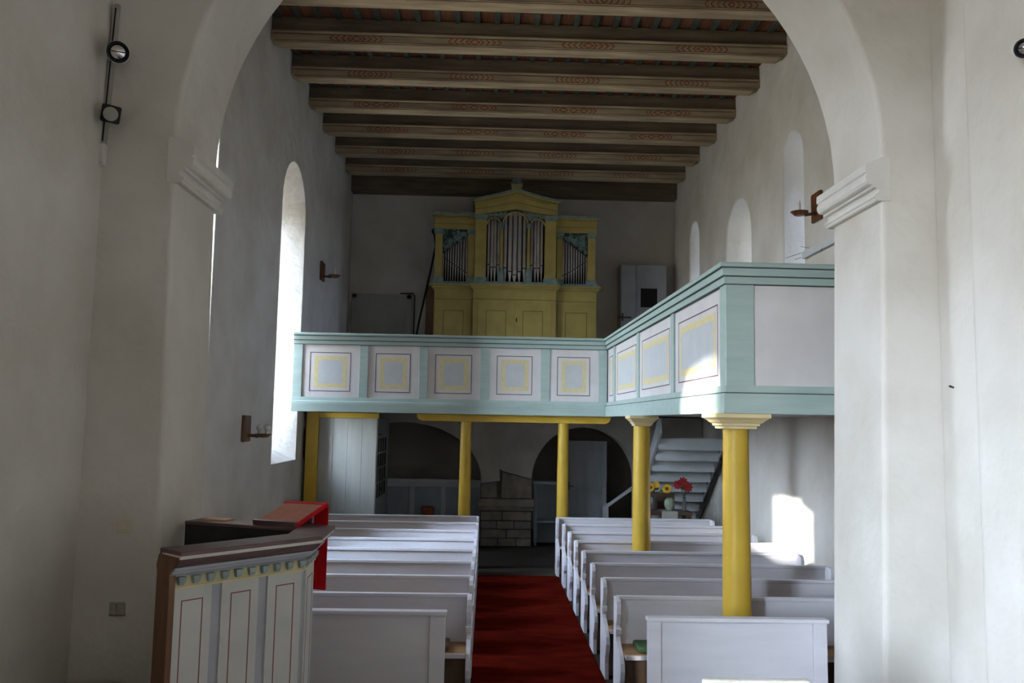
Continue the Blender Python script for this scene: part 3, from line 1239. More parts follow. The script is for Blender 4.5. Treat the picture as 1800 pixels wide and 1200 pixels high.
py = OY + .02
for i, zm in enumerate((5.42, 5.36, 5.36, 5.42)):
    pipe(-.055 + .067 * i, py, (.026, .033, .033, .026)[i], 5.06, zm, 6.42)
    pipe(.825 + .067 * i, py, (.026, .033, .033, .026)[i], 5.06, zm, 6.42)
for i, zm in enumerate((5.35, 5.28, 5.21, 5.28, 5.35)):
    pipe(.285 + .0975 * i, py, (.037, .043, .047, .043, .037)[i], 5.06, zm, 6.52)
for i in range(10):
    s = i / 9
    r = .012 + .0105 * s
    x = -.965 + .465 * (s * .9 + .1 * s * s)
    pipe(x, OY + .10, r, 5.06, 5.56 - .30 * s, 5.70 + .38 * s)
    x = 1.945 - .465 * (s * .9 + .1 * s * s)
    pipe(x, OY + .10, r, 5.06, 5.54 - .30 * s, 5.68 + .38 * s)
part('side_board', 'oak', lambda b: b.box(-1.32, OY + .3, 2.58, -1.135, OY + .36, 5.02))
g = G()
g.tube([(-1.14, OY + .25, 5.85), (-1.24, OY + .27, 5.3), (-1.44, OY + .3, 4.3), (-1.62, OY + .3, 3.2), (-1.70, OY + .3, 2.58)], .022, 8)
g.sphere((-1.17, OY + .25, 6.14), .07)
g.cyl((-1.17, OY + .25, 6.1), (-1.14, OY + .25, 5.8), .03, .022, 10)
tag(recentre(g.build('leaning_pole', 'black_metal', smooth=True)), 'thin black pole with a round knob leaning on the left side of the organ', 'pole')

# gallery back wall: door, cupboard
d = G()
d.box(-2.98, YB - .05, 2.58, -1.70, YB, 4.96)
d.box(-2.98, YB - .07, 4.86, -1.70, YB, 4.96)
d.box(-1.80, YB - .07, 2.58, -1.70, YB, 4.96)
d.box(-2.98, YB - .07, 2.58, -2.88, YB, 4.96)
do = struct(d.build('door_1', 'upper_door', bevel=.004))
for x0, x1 in ((-2.84, -2.56), (-2.52, -2.2), (-2.16, -1.84)):
    d = G()
    d.box(x0, YB - .062, 2.7, x1, YB - .048, 4.62)
    d.build('door_panel', 'upper_door', do, bevel=.004)
g = G()
g.tube([(-1.95, YB - .02, 4.99), (-1.68, YB - .02, 5.0), (-1.64, YB - .02, 4.95), (-1.64, YB - .02, 2.6)], .014, 8)
tag(recentre(g.build('conduit_pipe', 'dark_iron', smooth=True)), 'thin dark conduit bent round the top right corner of the loft door', 'pipe')

cu = thing('cupboard', 'white boarded cupboard with a black square opening on the loft, right of the organ', 'cupboard', (3.27, YB - .3, 2.58))
part('body', 'cupboard_white', lambda b: b.box(2.78, YB - .45, 2.58, 3.76, YB - .01, 5.66), cu, bevel=.004)


def cdoor(x0, x1, hole):
    def fn(b):
        y0 = YB - .475
        if hole:
            hx0, hx1, hz0, hz1 = hole
            b.box(x0, y0, 2.62, x1, y0 + .024, hz0)
            b.box(x0, y0, hz1, x1, y0 + .024, 5.64)
            b.box(x0, y0, hz0, hx0, y0 + .024, hz1)
            b.box(hx1, y0, hz0, x1, y0 + .024, hz1)
            b.box(hx0 - .05, y0 - .012, hz1, hx1 + .05, y0, hz1 + .05)
            b.box(hx0 - .05, y0 - .012, hz0 - .05, hx1 + .05, y0, hz0)
            b.box(hx0 - .05, y0 - .012, hz0, hx0, y0, hz1)
            b.box(hx1, y0 - .012, hz0, hx1 + .05, y0, hz1)
            b.mi = 1
            b.box(hx0, y0 + .018, hz0, hx1, y0 + .023, hz1)
            b.mi = 0
        else:
            b.box(x0, y0, 2.62, x1, y0 + .024, 5.64)
    return fn


part('door', ['cupboard_white', 'organ_black'], cdoor(2.79, 3.10, None), cu, bevel=.003)
part('door', ['cupboard_white', 'organ_black'], cdoor(3.11, 3.75, (3.20, 3.56, 4.74, 5.15)), cu, bevel=.003)
part('latch', 'dark_iron', lambda b: (b.box(2.72, YB - .50, 4.50, 3.0, YB - .475, 4.53), b.box(2.80, YB - .51, 4.44, 2.83, YB - .475, 4.60)), cu)

# ------------------------------------------------------------------ under the loft: porch, wainscot, door, masonry, stairs
porch = thing('timber_porch', 'boarded timber porch with yellow post and lintel under the left of the loft', 'porch', (-2.4, 14.0, 0))
part('post', 'column_yellow', lambda b: b.box(-2.99, 13.86, 0, -2.79, 14.02, 2.37), porch, bevel=.004)
part('lintel', 'column_yellow', lambda b: b.box(-2.79, 13.87, 2.285, -1.80, 14.0, 2.37), porch, bevel=.004)


def boards(b):
    x = -2.79
    for k in range(4):
        b.box(x, 13.92, 0, x + .232, 13.95, 2.285)
        b.box(x + .226, 13.925, 0, x + .244, 13.95, 2.285)
        x += .24
    b.box(x, 13.92, 0, -1.83 + .0, 13.95, 2.285)


part('board_wall', 'porch_white', boards, porch, bevel=.003)


def sidef(b):
    for y0, y1 in ((13.95, 14.03), (15.30, 15.49)):
        b.box(-1.87, y0, 0, -1.82, y1, 2.285)
    for z0, z1 in ((0, .95), (1.95, 2.285)):
        b.box(-1.86, 14.03, z0, -1.825, 15.30, z1)
    for y in (14.35, 14.67, 14.98):
        b.box(-1.855, y - .015, .95, -1.83, y + .015, 1.95)
    for z in (1.2, 1.45, 1.7):
        b.box(-1.855, 14.03, z - .012, -1.83, 15.30, z + .012)


sd = part('side_door', 'porch_grey', sidef, porch, bevel=.003)
part('pane', 'door_glass', lambda b: b.box(-1.844, 14.03, .95, -1.840, 15.30, 1.95), sd)
part('door_handle', 'dark_iron', lambda b: (b.box(-1.83, 14.42, 1.06, -1.80, 14.46, 1.12), b.cyl((-1.80, 14.44, 1.09), (-1.80, 14.58, 1.09), .012)), sd)
part('hinge', 'dark_iron', lambda b: b.box(-1.828, 14.05, 2.0, -1.815, 14.4, 2.03), sd)

wa = thing('wainscot', 'blue-grey panelled wainscot inside the left dark arch', 'wainscot', (-1.1, 16.2, 0))
WY = 16.15
part('top_rail', 'wainscot_light', lambda b: (b.box(-2.1, WY - .07, 1.06, .05, WY + .03, 1.15), b.box(-2.1, WY - .04, 1.0, .05, WY + .03, 1.06)), wa, bevel=.004)
for x0, x1 in ((-2.08, -1.46), (-1.38, -.86), (-.78, -.12)):
    part('panel', 'wainscot_blue', lambda b, a=x0, c=x1: b.box(a, WY + .005, .1, c, WY + .02, 1.0), wa, bevel=.003)
for x in (-1.42, -.82, -.08):
    part('stile', 'wainscot_light', lambda b, a=x: b.box(a - .045, WY - .02, 0, a + .045, WY + .03, 1.0), wa, bevel=.004)
part('bench_seat', 'wainscot_blue', lambda b: b.box(-2.08, WY - .32, .38, -.12, WY, .43), wa, bevel=.004)
g = G()
g.lathe([(.02, .43), (.095, .43), (.115, .50), (.12, .58), (.11, .64), (.10, .645), (.02, .63)], (-1.10, WY - .17, 0.0), 24)
tag(recentre(g.build('clay_pot', 'terracotta', smooth=True)), 'round terracotta-brown pot on the bench in the left dark arch', 'pot')

# masonry pier
mp = thing('stone_pier', 'rough grey stone masonry laid bare on the pier between the two dark arches', 'masonry', (.36, YW - .05, 0))
g = G()
g.prism([(-.11, 0), (.845, 0), (.845, 1.22), (.30, 1.36), (.235, 1.40), (.25, 1.18), (-.11, 1.13)], 'xz', YW - .025, YW - .001)
g.build('mortar_bed', 'mortar', mp)
rnd = random.Random(4)
z = 0.0
ci = 0
for h in (.15, .16, .15, .17):
    x = -.10 + (0.0 if ci % 2 else -.0)
    cuts = ([0, .33, .66, .94], [0, .48, .94], [0, .30, .62, .94], [0, .40, .94])[ci]
    for a, c in zip(cuts[:-1], cuts[1:]):
        g = G()
        j = [rnd.uniform(-.006, .006) for _ in range(4)]
        g.box(x + a + .008, YW - .055 + j[0], z + .006 + j[1] * .5, x + c - .008, YW - .001, z + h - .008 + j[2] * .5)
        g.build('stone_block', 'masonry', mp, bevel=.012)
    z += h
    ci += 1
g = G()
prof = [(0.001, .64), (.05, .645), (.075, .70), (.10, .73), (.105, .86), (0.001, .865)]
g.prism([(YW - p[0], p[1]) for p in prof], 'yz', -.16, .885)
g.build('impost_stone', 'masonry', mp, bevel=.008)
for pts in ([(-.10, .875), (.20, .875), (.195, 1.165), (-.10, 1.12)], [(.275, .875), (.84, .875), (.84, 1.205), (.29, 1.345)]):
    g = G()
    g.prism(pts, 'xz', YW - .045, YW - .001)
    g.build('stone_block', 'masonry', mp, bevel=.012)

# right arch: grey door and boarded box
d = G()
d.box(1.50, 16.02, 0, 2.30, 16.08, 1.93)
dd = struct(d.build('door_2', 'door_grey', bevel=.004))
d = G()
for x0, x1 in ((1.60, 1.88), (1.94, 2.20)):
    d.box(x0, 16.012, .2, x1, 16.022, 1.75)
d.build('door_panel', 'door_grey', dd, bevel=.003)
d = G()
d.box(1.55, 16.005, 1.0, 1.58, 16.02, 1.14)
d.cyl((1.565, 15.985, 1.07), (1.66, 15.985, 1.065), .009, .008)
d.cyl((1.565, 16.02, 1.07), (1.565, 15.98, 1.07), .009)
d.build('door_handle', 'dark_iron', dd)
bx = thing('boarded_stall', 'grey boarded stall with a narrow shelf inside the right dark arch', 'stall', (1.15, 15.75, 0))
part('back_board', 'wainscot_blue', lambda b: b.box(.90, 16.02, 0, 1.46, 16.06, 1.12), bx, bevel=.003)
part('top_rail', 'wainscot_blue', lambda b: b.box(.86, 15.58, 1.12, 1.48, 16.06, 1.17), bx, bevel=.004)
part('post', 'wainscot_blue', lambda b: b.box(.90, 15.60, 0, .945, 15.66, 1.12), bx, bevel=.003)
part('shelf', 'wainscot_blue', lambda b: b.box(.945, 15.60, .42, 1.46, 16.02, .45), bx, bevel=.003)

st = thing('staircase', 'white boarded staircase climbing to the gallery along the right wall', 'staircase', (3.3, 15.0, 0))
SX0, SX1 = 2.80, 3.86
n = 8
for k in range(n):
    yy = 15.40 - k * .255
    zz = 0.72 + k * .19
    if zz > 2.36:
        break
    part('tread', 'stair_white', lambda b, yy=yy, zz=zz: b.box(SX0, yy - .02, zz - .03, SX1, yy + .30, zz), st, bevel=.003)
    part('riser', 'stair_white', lambda b, yy=yy, zz=zz: b.box(SX0, yy, zz - .19, SX1, yy + .02, zz - .03), st)
part('stringer', 'stair_white', lambda b: b.prism([(15.70, .42), (15.70, .66), (13.45, 2.37), (13.35, 2.37), (13.35, 2.13)], 'yz', SX1, SX1 + .04), st)
part('stringer', 'stair_white', lambda b: b.prism([(15.70, .42), (15.70, .66), (13.45, 2.37), (13.35, 2.37), (13.35, 2.13)], 'yz', SX0 - .04, SX0), st)
part('edge_strip', 'dark_iron', lambda b: b.tube([(SX1 + .05, 15.40, .45), (SX1 + .05, 13.35, 2.08)], .013), st)
part('landing', 'stair_white', lambda b: b.box(2.25, 14.95, .45, SX1, 15.48, .53), st)
part('newel', 'stair_white', lambda b: b.box(2.06, 14.72, 0, 2.15, 14.81, .80), st, bevel=.005)
part('handrail', 'stair_white', lambda b: b.obox((2.36, 14.765, .99), (.5, 0, .36), (0, 1, 0), (-.36, 0, .5), .35, .03, .025), st, bevel=.004)
part('newel', 'stair_white', lambda b: b.box(2.60, 14.72, 0, 2.68, 14.81, 1.19), st, bevel=.005)

# table with flowers near the stairs
TY = 13.85
tb = thing('side_table', 'small dark wooden side table against the stairs, carrying flower vases', 'table', (3.0, TY, 0))
part('table_top', 'table_dark', lambda b: b.box(2.62, TY - .22, .80, 3.36, TY + .22, .86), tb, bevel=.004)
for lx, ly in ((2.66, -.18), (3.32, -.18), (2.66, .18), (3.32, .18)):
    part('leg', 'table_dark', lambda b, lx=lx, ly=ly: b.box(lx - .03, TY + ly - .03, 0, lx + .03, TY + ly + .03, .80), tb)
part('back_board', 'table_dark', lambda b: b.box(2.62, TY + .18, .86, 3.16, TY + .21, 1.12), tb)
g = G()
g.box(2.86, TY - .235, .70, 3.12, TY - .228, .862)
g.box(2.86, TY - .235, .862, 3.12, TY + .1, .866)
tag(recentre(g.build('table_runner', 'cloth_white')), 'small pale cloth hanging over the front of the dark side table', 'cloth')


def vase(name, label, x, y, prof, m):
    b = G()
    b.lathe(prof, (x, y, .868), 20)
    return tag(recentre(b.build(name, m, smooth=True)), label, 'vase')


vase('vase', 'round pale green vase at the middle of the side table', 3.02, TY - .05, [(.01, 0), (.045, 0), (.075, .05), (.085, .10), (.075, .16), (.05, .19), (.055, .20), (.03, .19)], 'vase_green')
vase('vase', 'dark vase holding yellow flowers at the left of the side table', 2.76, TY, [(.01, 0), (.05, 0), (.07, .07), (.06, .16), (.05, .20), (.02, .19)], 'vase_dark')
vase('vase', 'slim dark vase holding red flowers at the right end of the side table', 3.27, TY - .05, [(.01, 0), (.04, 0), (.035, .06), (.025, .16), (.03, .22), (.01, .21)], 'vase_dark')


def flower(name, label, base, head, r, petal, n, group, heart=True):
    t = thing(name, label, 'flower', base, group)
    h, bs = Vector(head), Vector(base)
    mid = (h + bs) / 2 + Vector((0, 0, .05))
    part('stem', 'stem_green', lambda b: (b.tube([bs, mid, h], .006, 6), b.sphere(mid + Vector((.03, -.02, 0)), .04, (1, .4, .7))), t)

    def pf(b):
        for ring in (0, 1):
            for k in range(n):
                a = 2 * PI * k / n + ring * .3
                d = Vector((math.cos(a), -.25, math.sin(a)))
                b.obox(h + d * r * (.62 - .18 * ring) + Vector((0, -.012 * ring, 0)), d, Vector((-math.sin(a), 0, math.cos(a))), Vector((0, 1, 0)), r * .40, r * .17, .004)
    part('petals', petal, pf, t, bevel=.004)
    if heart:
        part('heart', 'flower_heart', lambda b: b.sphere(h + Vector((0, -.02, 0)), r * .38, (1, .5, 1)), t)
    return t


flower('sunflower', 'yellow flower at the left of the vase bunch, half hidden by a column', (2.74, TY, 1.06), (2.70, TY - .08, 1.24), .075, 'petal_yellow', 12, 'yellow flowers on the side table')
flower('sunflower', 'pale yellow flower on top of the bunch in the dark vase', (2.77, TY, 1.06), (2.80, TY - .05, 1.28), .06, 'petal_yellow', 12, 'yellow flowers on the side table', False)
flower('sunflower', 'orange-yellow sunflower drooping to the right above the green vase', (2.79, TY, 1.06), (2.97, TY - .08, 1.22), .08, 'petal_yellow', 13, 'yellow flowers on the side table')
flower('red_flower', 'lower left red bloom of the red flower spray by the wall', (3.27, TY - .05, 1.08), (3.14, TY - .12, 1.29), .075, 'petal_red', 9, 'red flowers on the side table', False)
flower('red_flower', 'topmost red bloom of the red flower spray by the wall', (3.275, TY - .05, 1.08), (3.23, TY - .10, 1.33), .085, 'petal_red', 9, 'red flowers on the side table', False)
flower('red_flower', 'right red bloom hanging lowest on the red flower spray by the wall', (3.28, TY - .05, 1.08), (3.31, TY - .10, 1.25), .085, 'petal_red', 9, 'red flowers on the side table', False)

# ------------------------------------------------------------------ wall fittings in the nave
def sconce(x, y, z0, z1, s, bulbs, label):
    """wooden wall light: s = +1 projects towards +X"""
    t = thing('wall_sconce', label, 'wall lamp', (x, y, z0), 'wooden wall lamps in the nave')
    part('back_plate', 'sconce_wood', lambda b: b.box(min(x, x + s * .045), y - .14, z0, max(x, x + s * .045), y + .14, z1), t, bevel=.012, seg=3)
    za = z0 + (z1 - z0) * .25
    part('arm', 'sconce_wood', lambda b: b.tube([(x + s * .03, y, za), (x + s * .10, y, za - .005), (x + s * .18, y, za - .01)], [.028, .02, .026], 10), t, smooth=True)
    L = .24
    part('saucer', 'sconce_wood', lambda b: b.lathe([(.03, -.03), (.06, -.025), (.10, .012), (.11, .022), (.095, .02), (.02, .008)], (x + s * L, y, za), 20), t, smooth=True)
    if bulbs == 1:
        part('candle', 'candle', lambda b: (b.cyl((x + s * L, y, za + .005), (x + s * L, y, za + .12), .016, .015, 12), b.tube([(x + s * L, y, za + .12), (x + s * L, y, za + .145), (x + s * L, y, za + .17)], [.014, .011, .003], 8)), t, smooth=True)
    else:
        for q in (L - .05, L + .045):
            part('bulb', ['bulb', 'candle'], lambda b, q=q: (b.cyl((x + s * q, y, za + .01), (x + s * q, y, za + .06), .026, .024, 12), b.sphere((x + s * q, y, za + .095), .042)), t, smooth=True)
    return t


sconce(XL, 10.57, 1.965, 2.295, 1, 2, 'wooden wall lamp with two round bulbs on the left wall before the window')
sconce(XL, 14.85, 4.73, 5.07, 1, 1, 'wooden wall lamp with one candle on the left wall above the loft')
sconce(XR, 9.93, 4.80, 5.16, -1, 1, 'wooden wall lamp with one candle on the right wall by the arch impost')

g = G()
pl = [(14.34, 1.40), (14.52, 1.46), (14.62, 1.58), (14.66, 1.60), (14.70, 1.68), (14.70, 2.0), (14.66, 2.08), (14.62, 2.10), (14.52, 2.22), (14.34, 2.28),
      (14.16, 2.22), (14.06, 2.10), (14.02, 2.08), (13.98, 2.0), (13.98, 1.68), (14.02, 1.60), (14.06, 1.58), (14.16, 1.46)]
pl = [(p[0] - .02, p[1]) for p in pl]
g.prism(pl, 'yz', XL, XL + .05)
po = thing('wall_plaque', 'dark plaque with stepped rounded ends on the left wall under the loft', 'plaque', (XL, 14.32, 1.40))
g.build('board', 'plaque_dark', po, bevel=.014, seg=3)
g = G()
g.prism([(14.32 + (p[0] - 14.32) * .72, 1.84 + (p[1] - 1.84) * .80) for p in pl], 'yz', XL + .05, XL + .066)
g.build('raised_field', 'plaque_dark', po, bevel=.008)

he = thing('wall_rail', 'pale grey metal rail with thin wires on the right wall above the gallery', 'rail', (XR - .05, 9.9, 4.4))
part('bar', 'heater_grey', lambda b: b.box(XR - .055, 9.05, 4.41, XR - .02, 10.36, 4.50), he, bevel=.004)
part('bracket', 'heater_grey', lambda b: (b.box(XR - .03, 10.15, 4.42, XR, 10.19, 4.49), b.box(XR - .03, 9.3, 4.42, XR, 9.34, 4.49)), he)
part('wire', 'dark_iron', lambda b: (b.tube([(XR - .06, 10.36, 4.49), (XR - .12, 10.75, 4.50)], .003, 5), b.tube([(XR - .06, 10.1, 4.5), (XR - .09, 10.3, 4.56)], .003, 5),
                                     b.tube([(XR - .06, 10.36, 4.43), (XR - .09, 10.5, 4.43)], .003, 5), b.tube([(XR - .06, 9.7, 4.41), (XR - .07, 9.7, 4.37)], .004, 5)), he)

# ------------------------------------------------------------------ chancel fittings
YA = Y0A
tr = thing('light_track', 'grey lighting track up the wall corner left of the chancel arch', 'light track', (-2.53, YA, 3.9))
part('rail', 'track_grey', lambda b: b.loft([[(x - .017, YA - .035, z), (x + .017, YA - .035, z), (x + .017, YA, z), (x - .017, YA, z)] for x, z in ((-2.565, 3.94), (-2.53, 5.0))]), tr, bevel=.003)
part('slot', 'black_metal', lambda b: b.loft([[(x - .005, YA - .037, z), (x + .005, YA - .037, z), (x + .005, YA - .03, z), (x - .005, YA - .03, z)] for x, z in ((-2.561, 4.06), (-2.531, 4.97))]), tr)
part('feed_box', 'housing_white', lambda b: b.box(-2.59, YA - .055, 3.90, -2.54, YA, 4.04), tr, bevel=.004)


def spot(label, c, aim, r, square, stand):
    t = thing('spotlight', label, 'spotlight', c, 'black spotlights on the chancel walls')
    c, a = Vector(c), Vector(aim).normalized()
    u = a.orthogonal().normalized()
    if abs(a.z) < .95:
        u = a.cross(Vector((0, 0, 1))).normalized()
    v = u.cross(a)

    def ringp(rr, dist, n=28):
        return [c + a * dist + (u * math.cos(2 * PI * i / n) + v * math.sin(2 * PI * i / n)) * rr for i in range(n)]
    if not square:
        part('housing', ['black_metal', 'housing_white'], lambda b: b.loft([ringp(r * .35, -.11), ringp(r * .75, -.09), ringp(r * 1.0, -.03), ringp(r * 1.0, .02), ringp(r * .98, .025), ringp(r * .80, .022), ringp(r * .74, .0)]), t, smooth=True)
        part('reflector', 'chrome', lambda b: b.loft([ringp(r * .78, .012), ringp(r * .62, .022), ringp(r * .40, .034), ringp(r * .1, .040)]), t, smooth=True)
        part('rim', 'housing_white', lambda b: b.loft([ringp(r * 1.06, -.03), ringp(r * 1.06, .0), ringp(r * .99, .005), ringp(r * .99, -.03)], caps=False), t, smooth=True)
        part('cross_bar', 'black_metal', lambda b: b.obox(c + a * .043, u, v, a, r * .78, .003, .003), t)
    else:
        part('housing', 'black_metal', lambda b: b.obox(c - a * .035, u + v * .12, v - u * .12, a, r, r, .04), t, bevel=.012, seg=3)
        part('lens', 'frosted', lambda b: b.loft([ringp(r * .80, .005), ringp(r * .78, .013), ringp(r * .4, .018), ringp(r * .05, .019)]), t, smooth=True)
    part('stirrup', 'black_metal', lambda b: b.tube([c - a * .08, stand], .012, 8), t)
    return t


spot('round black spotlight with chrome reflector, upper of two on the left track', (-2.43, 5.22, 4.60), (.36, -1, -.34), .068, False, (-2.525, YA - .03, 4.66))
spot('square black spotlight with round frosted lens, lower of two on the left track', (-2.465, 5.25, 4.20), (.40, -1, -.36), .056, True, (-2.54, YA - .03, 4.23))
spot('round black spotlight on the right chancel wall cut by the photo edge', (2.765, 4.10, 4.27), (-.35, -1, -.40), .050, False, (2.85, 4.22, 4.30))

sw = thing('light_switch', 'single beige light switch on the wall left of the pulpit', 'switch', (-2.28, YA, 1.54), 'light switches left of the pulpit')
part('plate', 'switch_beige', lambda b: b.box(-2.325, YA - .012, 1.535, -2.235, YA, 1.62), sw, bevel=.004)
part('rocker', 'switch_beige', lambda b: b.box(-2.31, YA - .022, 1.555, -2.25, YA - .008, 1.607), sw, bevel=.003)
sw = thing('light_switch', 'double grey light switch, lower on the wall left of the pulpit', 'switch', (-2.29, YA, 1.02), 'light switches left of the pulpit')
part('plate', 'switch_grey', lambda b: b.box(-2.34, YA - .012, 1.025, -2.24, YA, 1.11), sw, bevel=.004)
for a in (-2.332, -2.289):
    part('rocker', 'switch_grey', lambda b, a=a: b.box(a, YA - .024, 1.035, a + .04, YA - .008, 1.10), sw, bevel=.003)
g = G()
g.cyl((2.98, 5.24, 2.545), (2.945, 5.22, 2.552), .006, .008, 8)
tag(recentre(g.build('nail', 'dark_iron')), 'dark nail in the right chancel wall beside the arch pier', 'nail')

# ------------------------------------------------------------------ pulpit
PZ = 1.58
plp = thing('pulpit', 'grey panelled pulpit with plum handrail and dentils, left in front of the arch', 'pulpit', (-1.5, 5.2, CHF))
O = [(-1.556, 4.39), (-0.965, 5.05), (-0.985, 5.56), (-1.93, 5.90)]     # outer edge of the rail in plan


def offset(path, d):
    path = [Vector(p) for p in path]
    out = []
    for i, p in enumerate(path):
        d0 = (p - path[i - 1]).normalized() if i else (path[1] - p).normalized()
        d1 = (path[i + 1] - p).normalized() if i < len(path) - 1 else d0
        n0, n1 = Vector((d0.y, -d0.x)), Vector((d1.y, -d1.x))
        m = (n0 + n1).normalized()
        out.append(p + m * d / max(.3, m.dot(n0)))
    return out


face = offset(O, -0.12)      # panel face line
# rail, outward is to the right of travel
g = G()
g.sweep([(-.225, PZ - .022), (-.225, PZ - .004), (-.22, PZ), (-.006, PZ), (0, PZ - .005), (0, PZ - .022)], O)
g.build('handrail', 'plum', plp, bevel=.003)
g = G()
g.sweep([(-.20, PZ - .022), (-.006, PZ - .022), (-.008, PZ - .040), (-.20, PZ - .040)], O)
g.build('moulding', 'pulpit_fillet', plp)
g = G()
g.sweep([(-.20, PZ - .040), (-.012, PZ - .040), (-.018, PZ - .055), (-.042, PZ - .080), (-.062, PZ - .088), (-.20, PZ - .088)], O)
g.build('moulding', 'plum', plp, smooth=True)
g = G()
g.sweep([(-.20, PZ - .088), (-.055, PZ - .088), (-.058, PZ - .105), (-.075, PZ - .108), (-.079, PZ - .124), (-.095, PZ - .128), (-.104, PZ - .142), (-.20, PZ - .142)], O)
g.build('moulding', 'pulpit_grey', plp, bevel=.002)
g = G()
g.sweep([(-.20, PZ - .142), (-.113, PZ - .142), (-.113, PZ - .195), (-.105, PZ - .197), (-.105, PZ - .207), (-.20, PZ - .207)], O)
g.build('frieze', 'pulpit_yellow', plp)


def seg_frame(i):
    a, b = face[i], face[i + 1]
    d = (b - a).normalized()
    return a, d, Vector((d.y, -d.x)), (b - a).length


for i, cnt in ((0, 10), (1, 5), (2, 10)):
    a, d, nrm, L = seg_frame(i)
    for k in range(cnt):
        s = (k + .5) * L / cnt + (0.02 if i == 0 else 0)
        c = a + d * s + nrm * .018
        g = G()
        u = Vector((d.x, d.y, 0))
        nv = Vector((nrm.x, nrm.y, 0))
        C3 = Vector((c.x, c.y, PZ - .166))
        g.loft([[C3 + u * q * .02 * 1.1 + nv * t + Vector((0, 0, .022)) for q, t in ((-1, -.02), (1, -.02), (1, .02), (-1, .02))],
                [C3 + u * q * .019 + nv * t + Vector((0, 0, -.004)) for q, t in ((-1, -.02), (1, -.02), (1, .018), (-1, .018))],
                [C3 + u * q * .012 + nv * t + Vector((0, 0, -.022)) for q, t in ((-1, -.02), (1, -.02), (1, .008), (-1, .008))]])
        g.build('dentil', 'pulpit_dentil', plp, bevel=.002)
# body wall
g = G()
inner_face = offset(O, -0.17)
body = [tuple(p) for p in face] + [tuple(p) for p in inner_face[::-1]]
g.prism(body, 'xy', CHF, PZ - .2)
g.build('body', 'pulpit_grey', plp)
g = G()
i2 = offset(O, -0.218)
lining = [tuple(p) for p in inner_face] + [tuple(p) for p in i2[::-1]]
g.prism(lining, 'xy', CHF, PZ - .021)
g.build('lining', 'pulpit_inside', plp)


def ppanel(i, s0, s1, line=True):
    a, d, nrm, L = seg_frame(i)
    g = G()
    u = Vector((d.x, d.y, 0))
    nv = Vector((nrm.x, nrm.y, 0))

    def P(s, z, t):
        q = a + d * s
        return Vector((q.x, q.y, z)) + nv * t

    def slab(sa, za, sb, zb, t0, t1):
        g.loft([[P(sa, za, t0), P(sb, za, t0), P(sb, zb, t0), P(sa, zb, t0)], [P(sa, za, t1), P(sb, za, t1), P(sb, zb, t1), P(sa, zb, t1)]])
    zt, zb = PZ - .208, CHF + .05
    slab(s0, zb, s1, zt, -.004, .014)
    if line:
        g.mi = 1
        a0, a1 = s0 + .055, s1 - .05
        t = .006
        for q in ((a0, zb + .06, a0 + t, zt - .06), (a1 - t, zb + .06, a1, zt - .06), (a0, zt - .06 - t, a1, zt - .06), (a0, zb + .06, a1, zb + .06 + t)):
            slab(*q, .0135, .0152)
    g.build('panel', ['pulpit_white', 'pulpit_line'], plp)


a, d, nrm, L0 = seg_frame(0)
pw = (L0 - .03 - .12) / 3
for k in range(3):
    s0 = .015 + k * (pw + .06)
    ppanel(0, s0, s0 + pw)
a, d, nrm, L1 = seg_frame(1)
ppanel(1, .05, L1 - .05)
a, d, nrm, L2 = seg_frame(2)
ppanel(2, .06, L2 * .48)
ppanel(2, L2 * .52, L2 - .06)
# oak end post at the entrance side
a0, b0 = Vector(O[0]), Vector(O[1])
d0 = (b0 - a0).normalized()
n0 = Vector((d0.y, -d0.x))
g = G()


def endp(t, s, z):
    q = a0 + n0 * t + d0 * s
    return Vector((q.x, q.y, z))


ring = lambda z, t0, t1, s0, s1: [endp(t0, s0, z), endp(t1, s0, z), endp(t1, s1, z), endp(t0, s1, z)]
g.loft([ring(CHF, -.235, -.098, -.006, .03), ring(PZ - .12, -.235, -.098, -.006, .03), ring(PZ - .09, -.245, -.06, -.006, .03), ring(PZ - .03, -.225, -.02, -.006, .03)])
g.build('end_post', 'oak', plp, bevel=.004)

# book rest and red cloth on the pulpit
aB, dB, nB, LB = seg_frame(2)
uB = Vector((dB.x, dB.y, 0))
vB = Vector((nB.x, nB.y, 0))
br = thing('book_rest', 'sloping book rest with rose felt on the pulpit handrail', 'book rest', (-1.33, 5.7, PZ))
cB = Vector((-1.295, 5.655, 1.640))
tilt = (vB * .36 + Vector((0, 0, .10))).normalized()
nt_ = uB.cross(tilt).normalized()
if nt_.z < 0:
    nt_ = -nt_
part('board', 'felt_rose', lambda b: b.obox(cB, uB, tilt, nt_, .155, .19, .008), br, bevel=.003)
part('lip', 'plum', lambda b: b.obox(cB - tilt * .19 + nt_ * .006, uB, tilt, nt_, .16, .012, .022), br, bevel=.003)
part('support', 'plum', lambda b: b.obox(cB + tilt * .08 - Vector((0, 0, .045)), uB, vB, (0, 0, 1), .12, .012, .04), br)
rc = thing('red_cloth', 'bright red cloth hanging over the outer side of the pulpit', 'cloth', (-1.3, 5.8, 1.15))


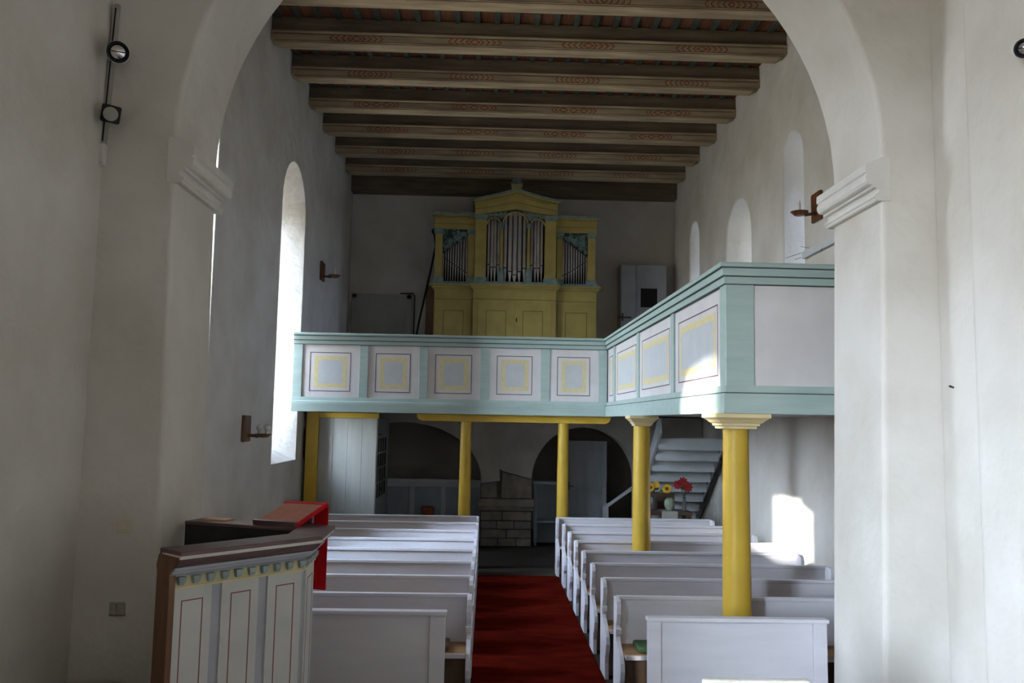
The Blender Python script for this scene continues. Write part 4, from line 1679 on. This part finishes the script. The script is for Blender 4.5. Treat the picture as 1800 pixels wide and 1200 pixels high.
def clothf(b):
    # edge band over the book rest, then the fall on the outside
    e0 = cB + tilt * .195 + nt_ * .004
    rings = []
    for q in (-1, 1):
        s = uB * q * .165
        top = e0 + s
        out = Vector((top.x, top.y, 0)) + vB * .012
        rings.append([top - tilt * .03 + nt_ * .008, top + nt_ * .008, Vector((out.x, out.y, top.z - .02)), Vector((out.x, out.y, 1.36)), Vector((out.x, out.y, 1.12)),
                      Vector((out.x, out.y, 1.12)) - vB * .008, Vector((out.x, out.y, 1.36)) - vB * .008, Vector((out.x, out.y, top.z - .03)) - vB * .008, top - tilt * .03 + nt_ * .004])
    b.loft(rings)


part('hanging', 'cloth_red', clothf, rc)
part('side_band', 'cloth_red', lambda b: b.obox(cB + uB * -.16 + nt_ * .002, tilt, nt_, uB, .195, .013, .006), rc)
g = G()
c = Vector((-1.80, 5.74, PZ + .006))
g.obox(c, (1, -.3, 0), (.3, 1, 0), (0, 0, 1), .085, .055, .006)
tag(recentre(g.build('booklet', 'paper_tan', bevel=.002)), 'tan booklet lying on the pulpit handrail near the wall', 'booklet')

# ------------------------------------------------------------------ furniture cut by the bottom edge
ch = thing('chair', 'chair with cream padded back, only its top edge in view at the bottom right', 'chair', (1.36, 4.0, CHF))
part('backrest', 'cream_fabric', lambda b: b.box(1.075, 4.14, .66, 1.61, 4.20, 1.045), ch, bevel=.02, seg=3)
part('seat', 'cream_fabric', lambda b: b.box(1.10, 3.72, .70, 1.59, 4.14, .76), ch, bevel=.02, seg=3)
for lx, ly in ((1.12, 3.75), (1.57, 3.75), (1.12, 4.16), (1.57, 4.16)):
    part('leg', 'oak', lambda b, lx=lx, ly=ly: b.box(lx - .02, ly - .02, CHF, lx + .02, ly + .02, .72), ch)
be = thing('kneeling_bench', 'dark padded low bench by the left wall, only its corner in view', 'bench', (-2.2, 5.15, CHF))
part('pad', 'navy_pad', lambda b: b.box(-2.5, 5.0, .56, -1.98, 5.3, .64), be, bevel=.02, seg=3)
for lx in (-2.45, -2.03):
    part('leg', 'oak', lambda b, lx=lx: b.box(lx - .02, 5.03, CHF, lx + .02, 5.27, .57), be)
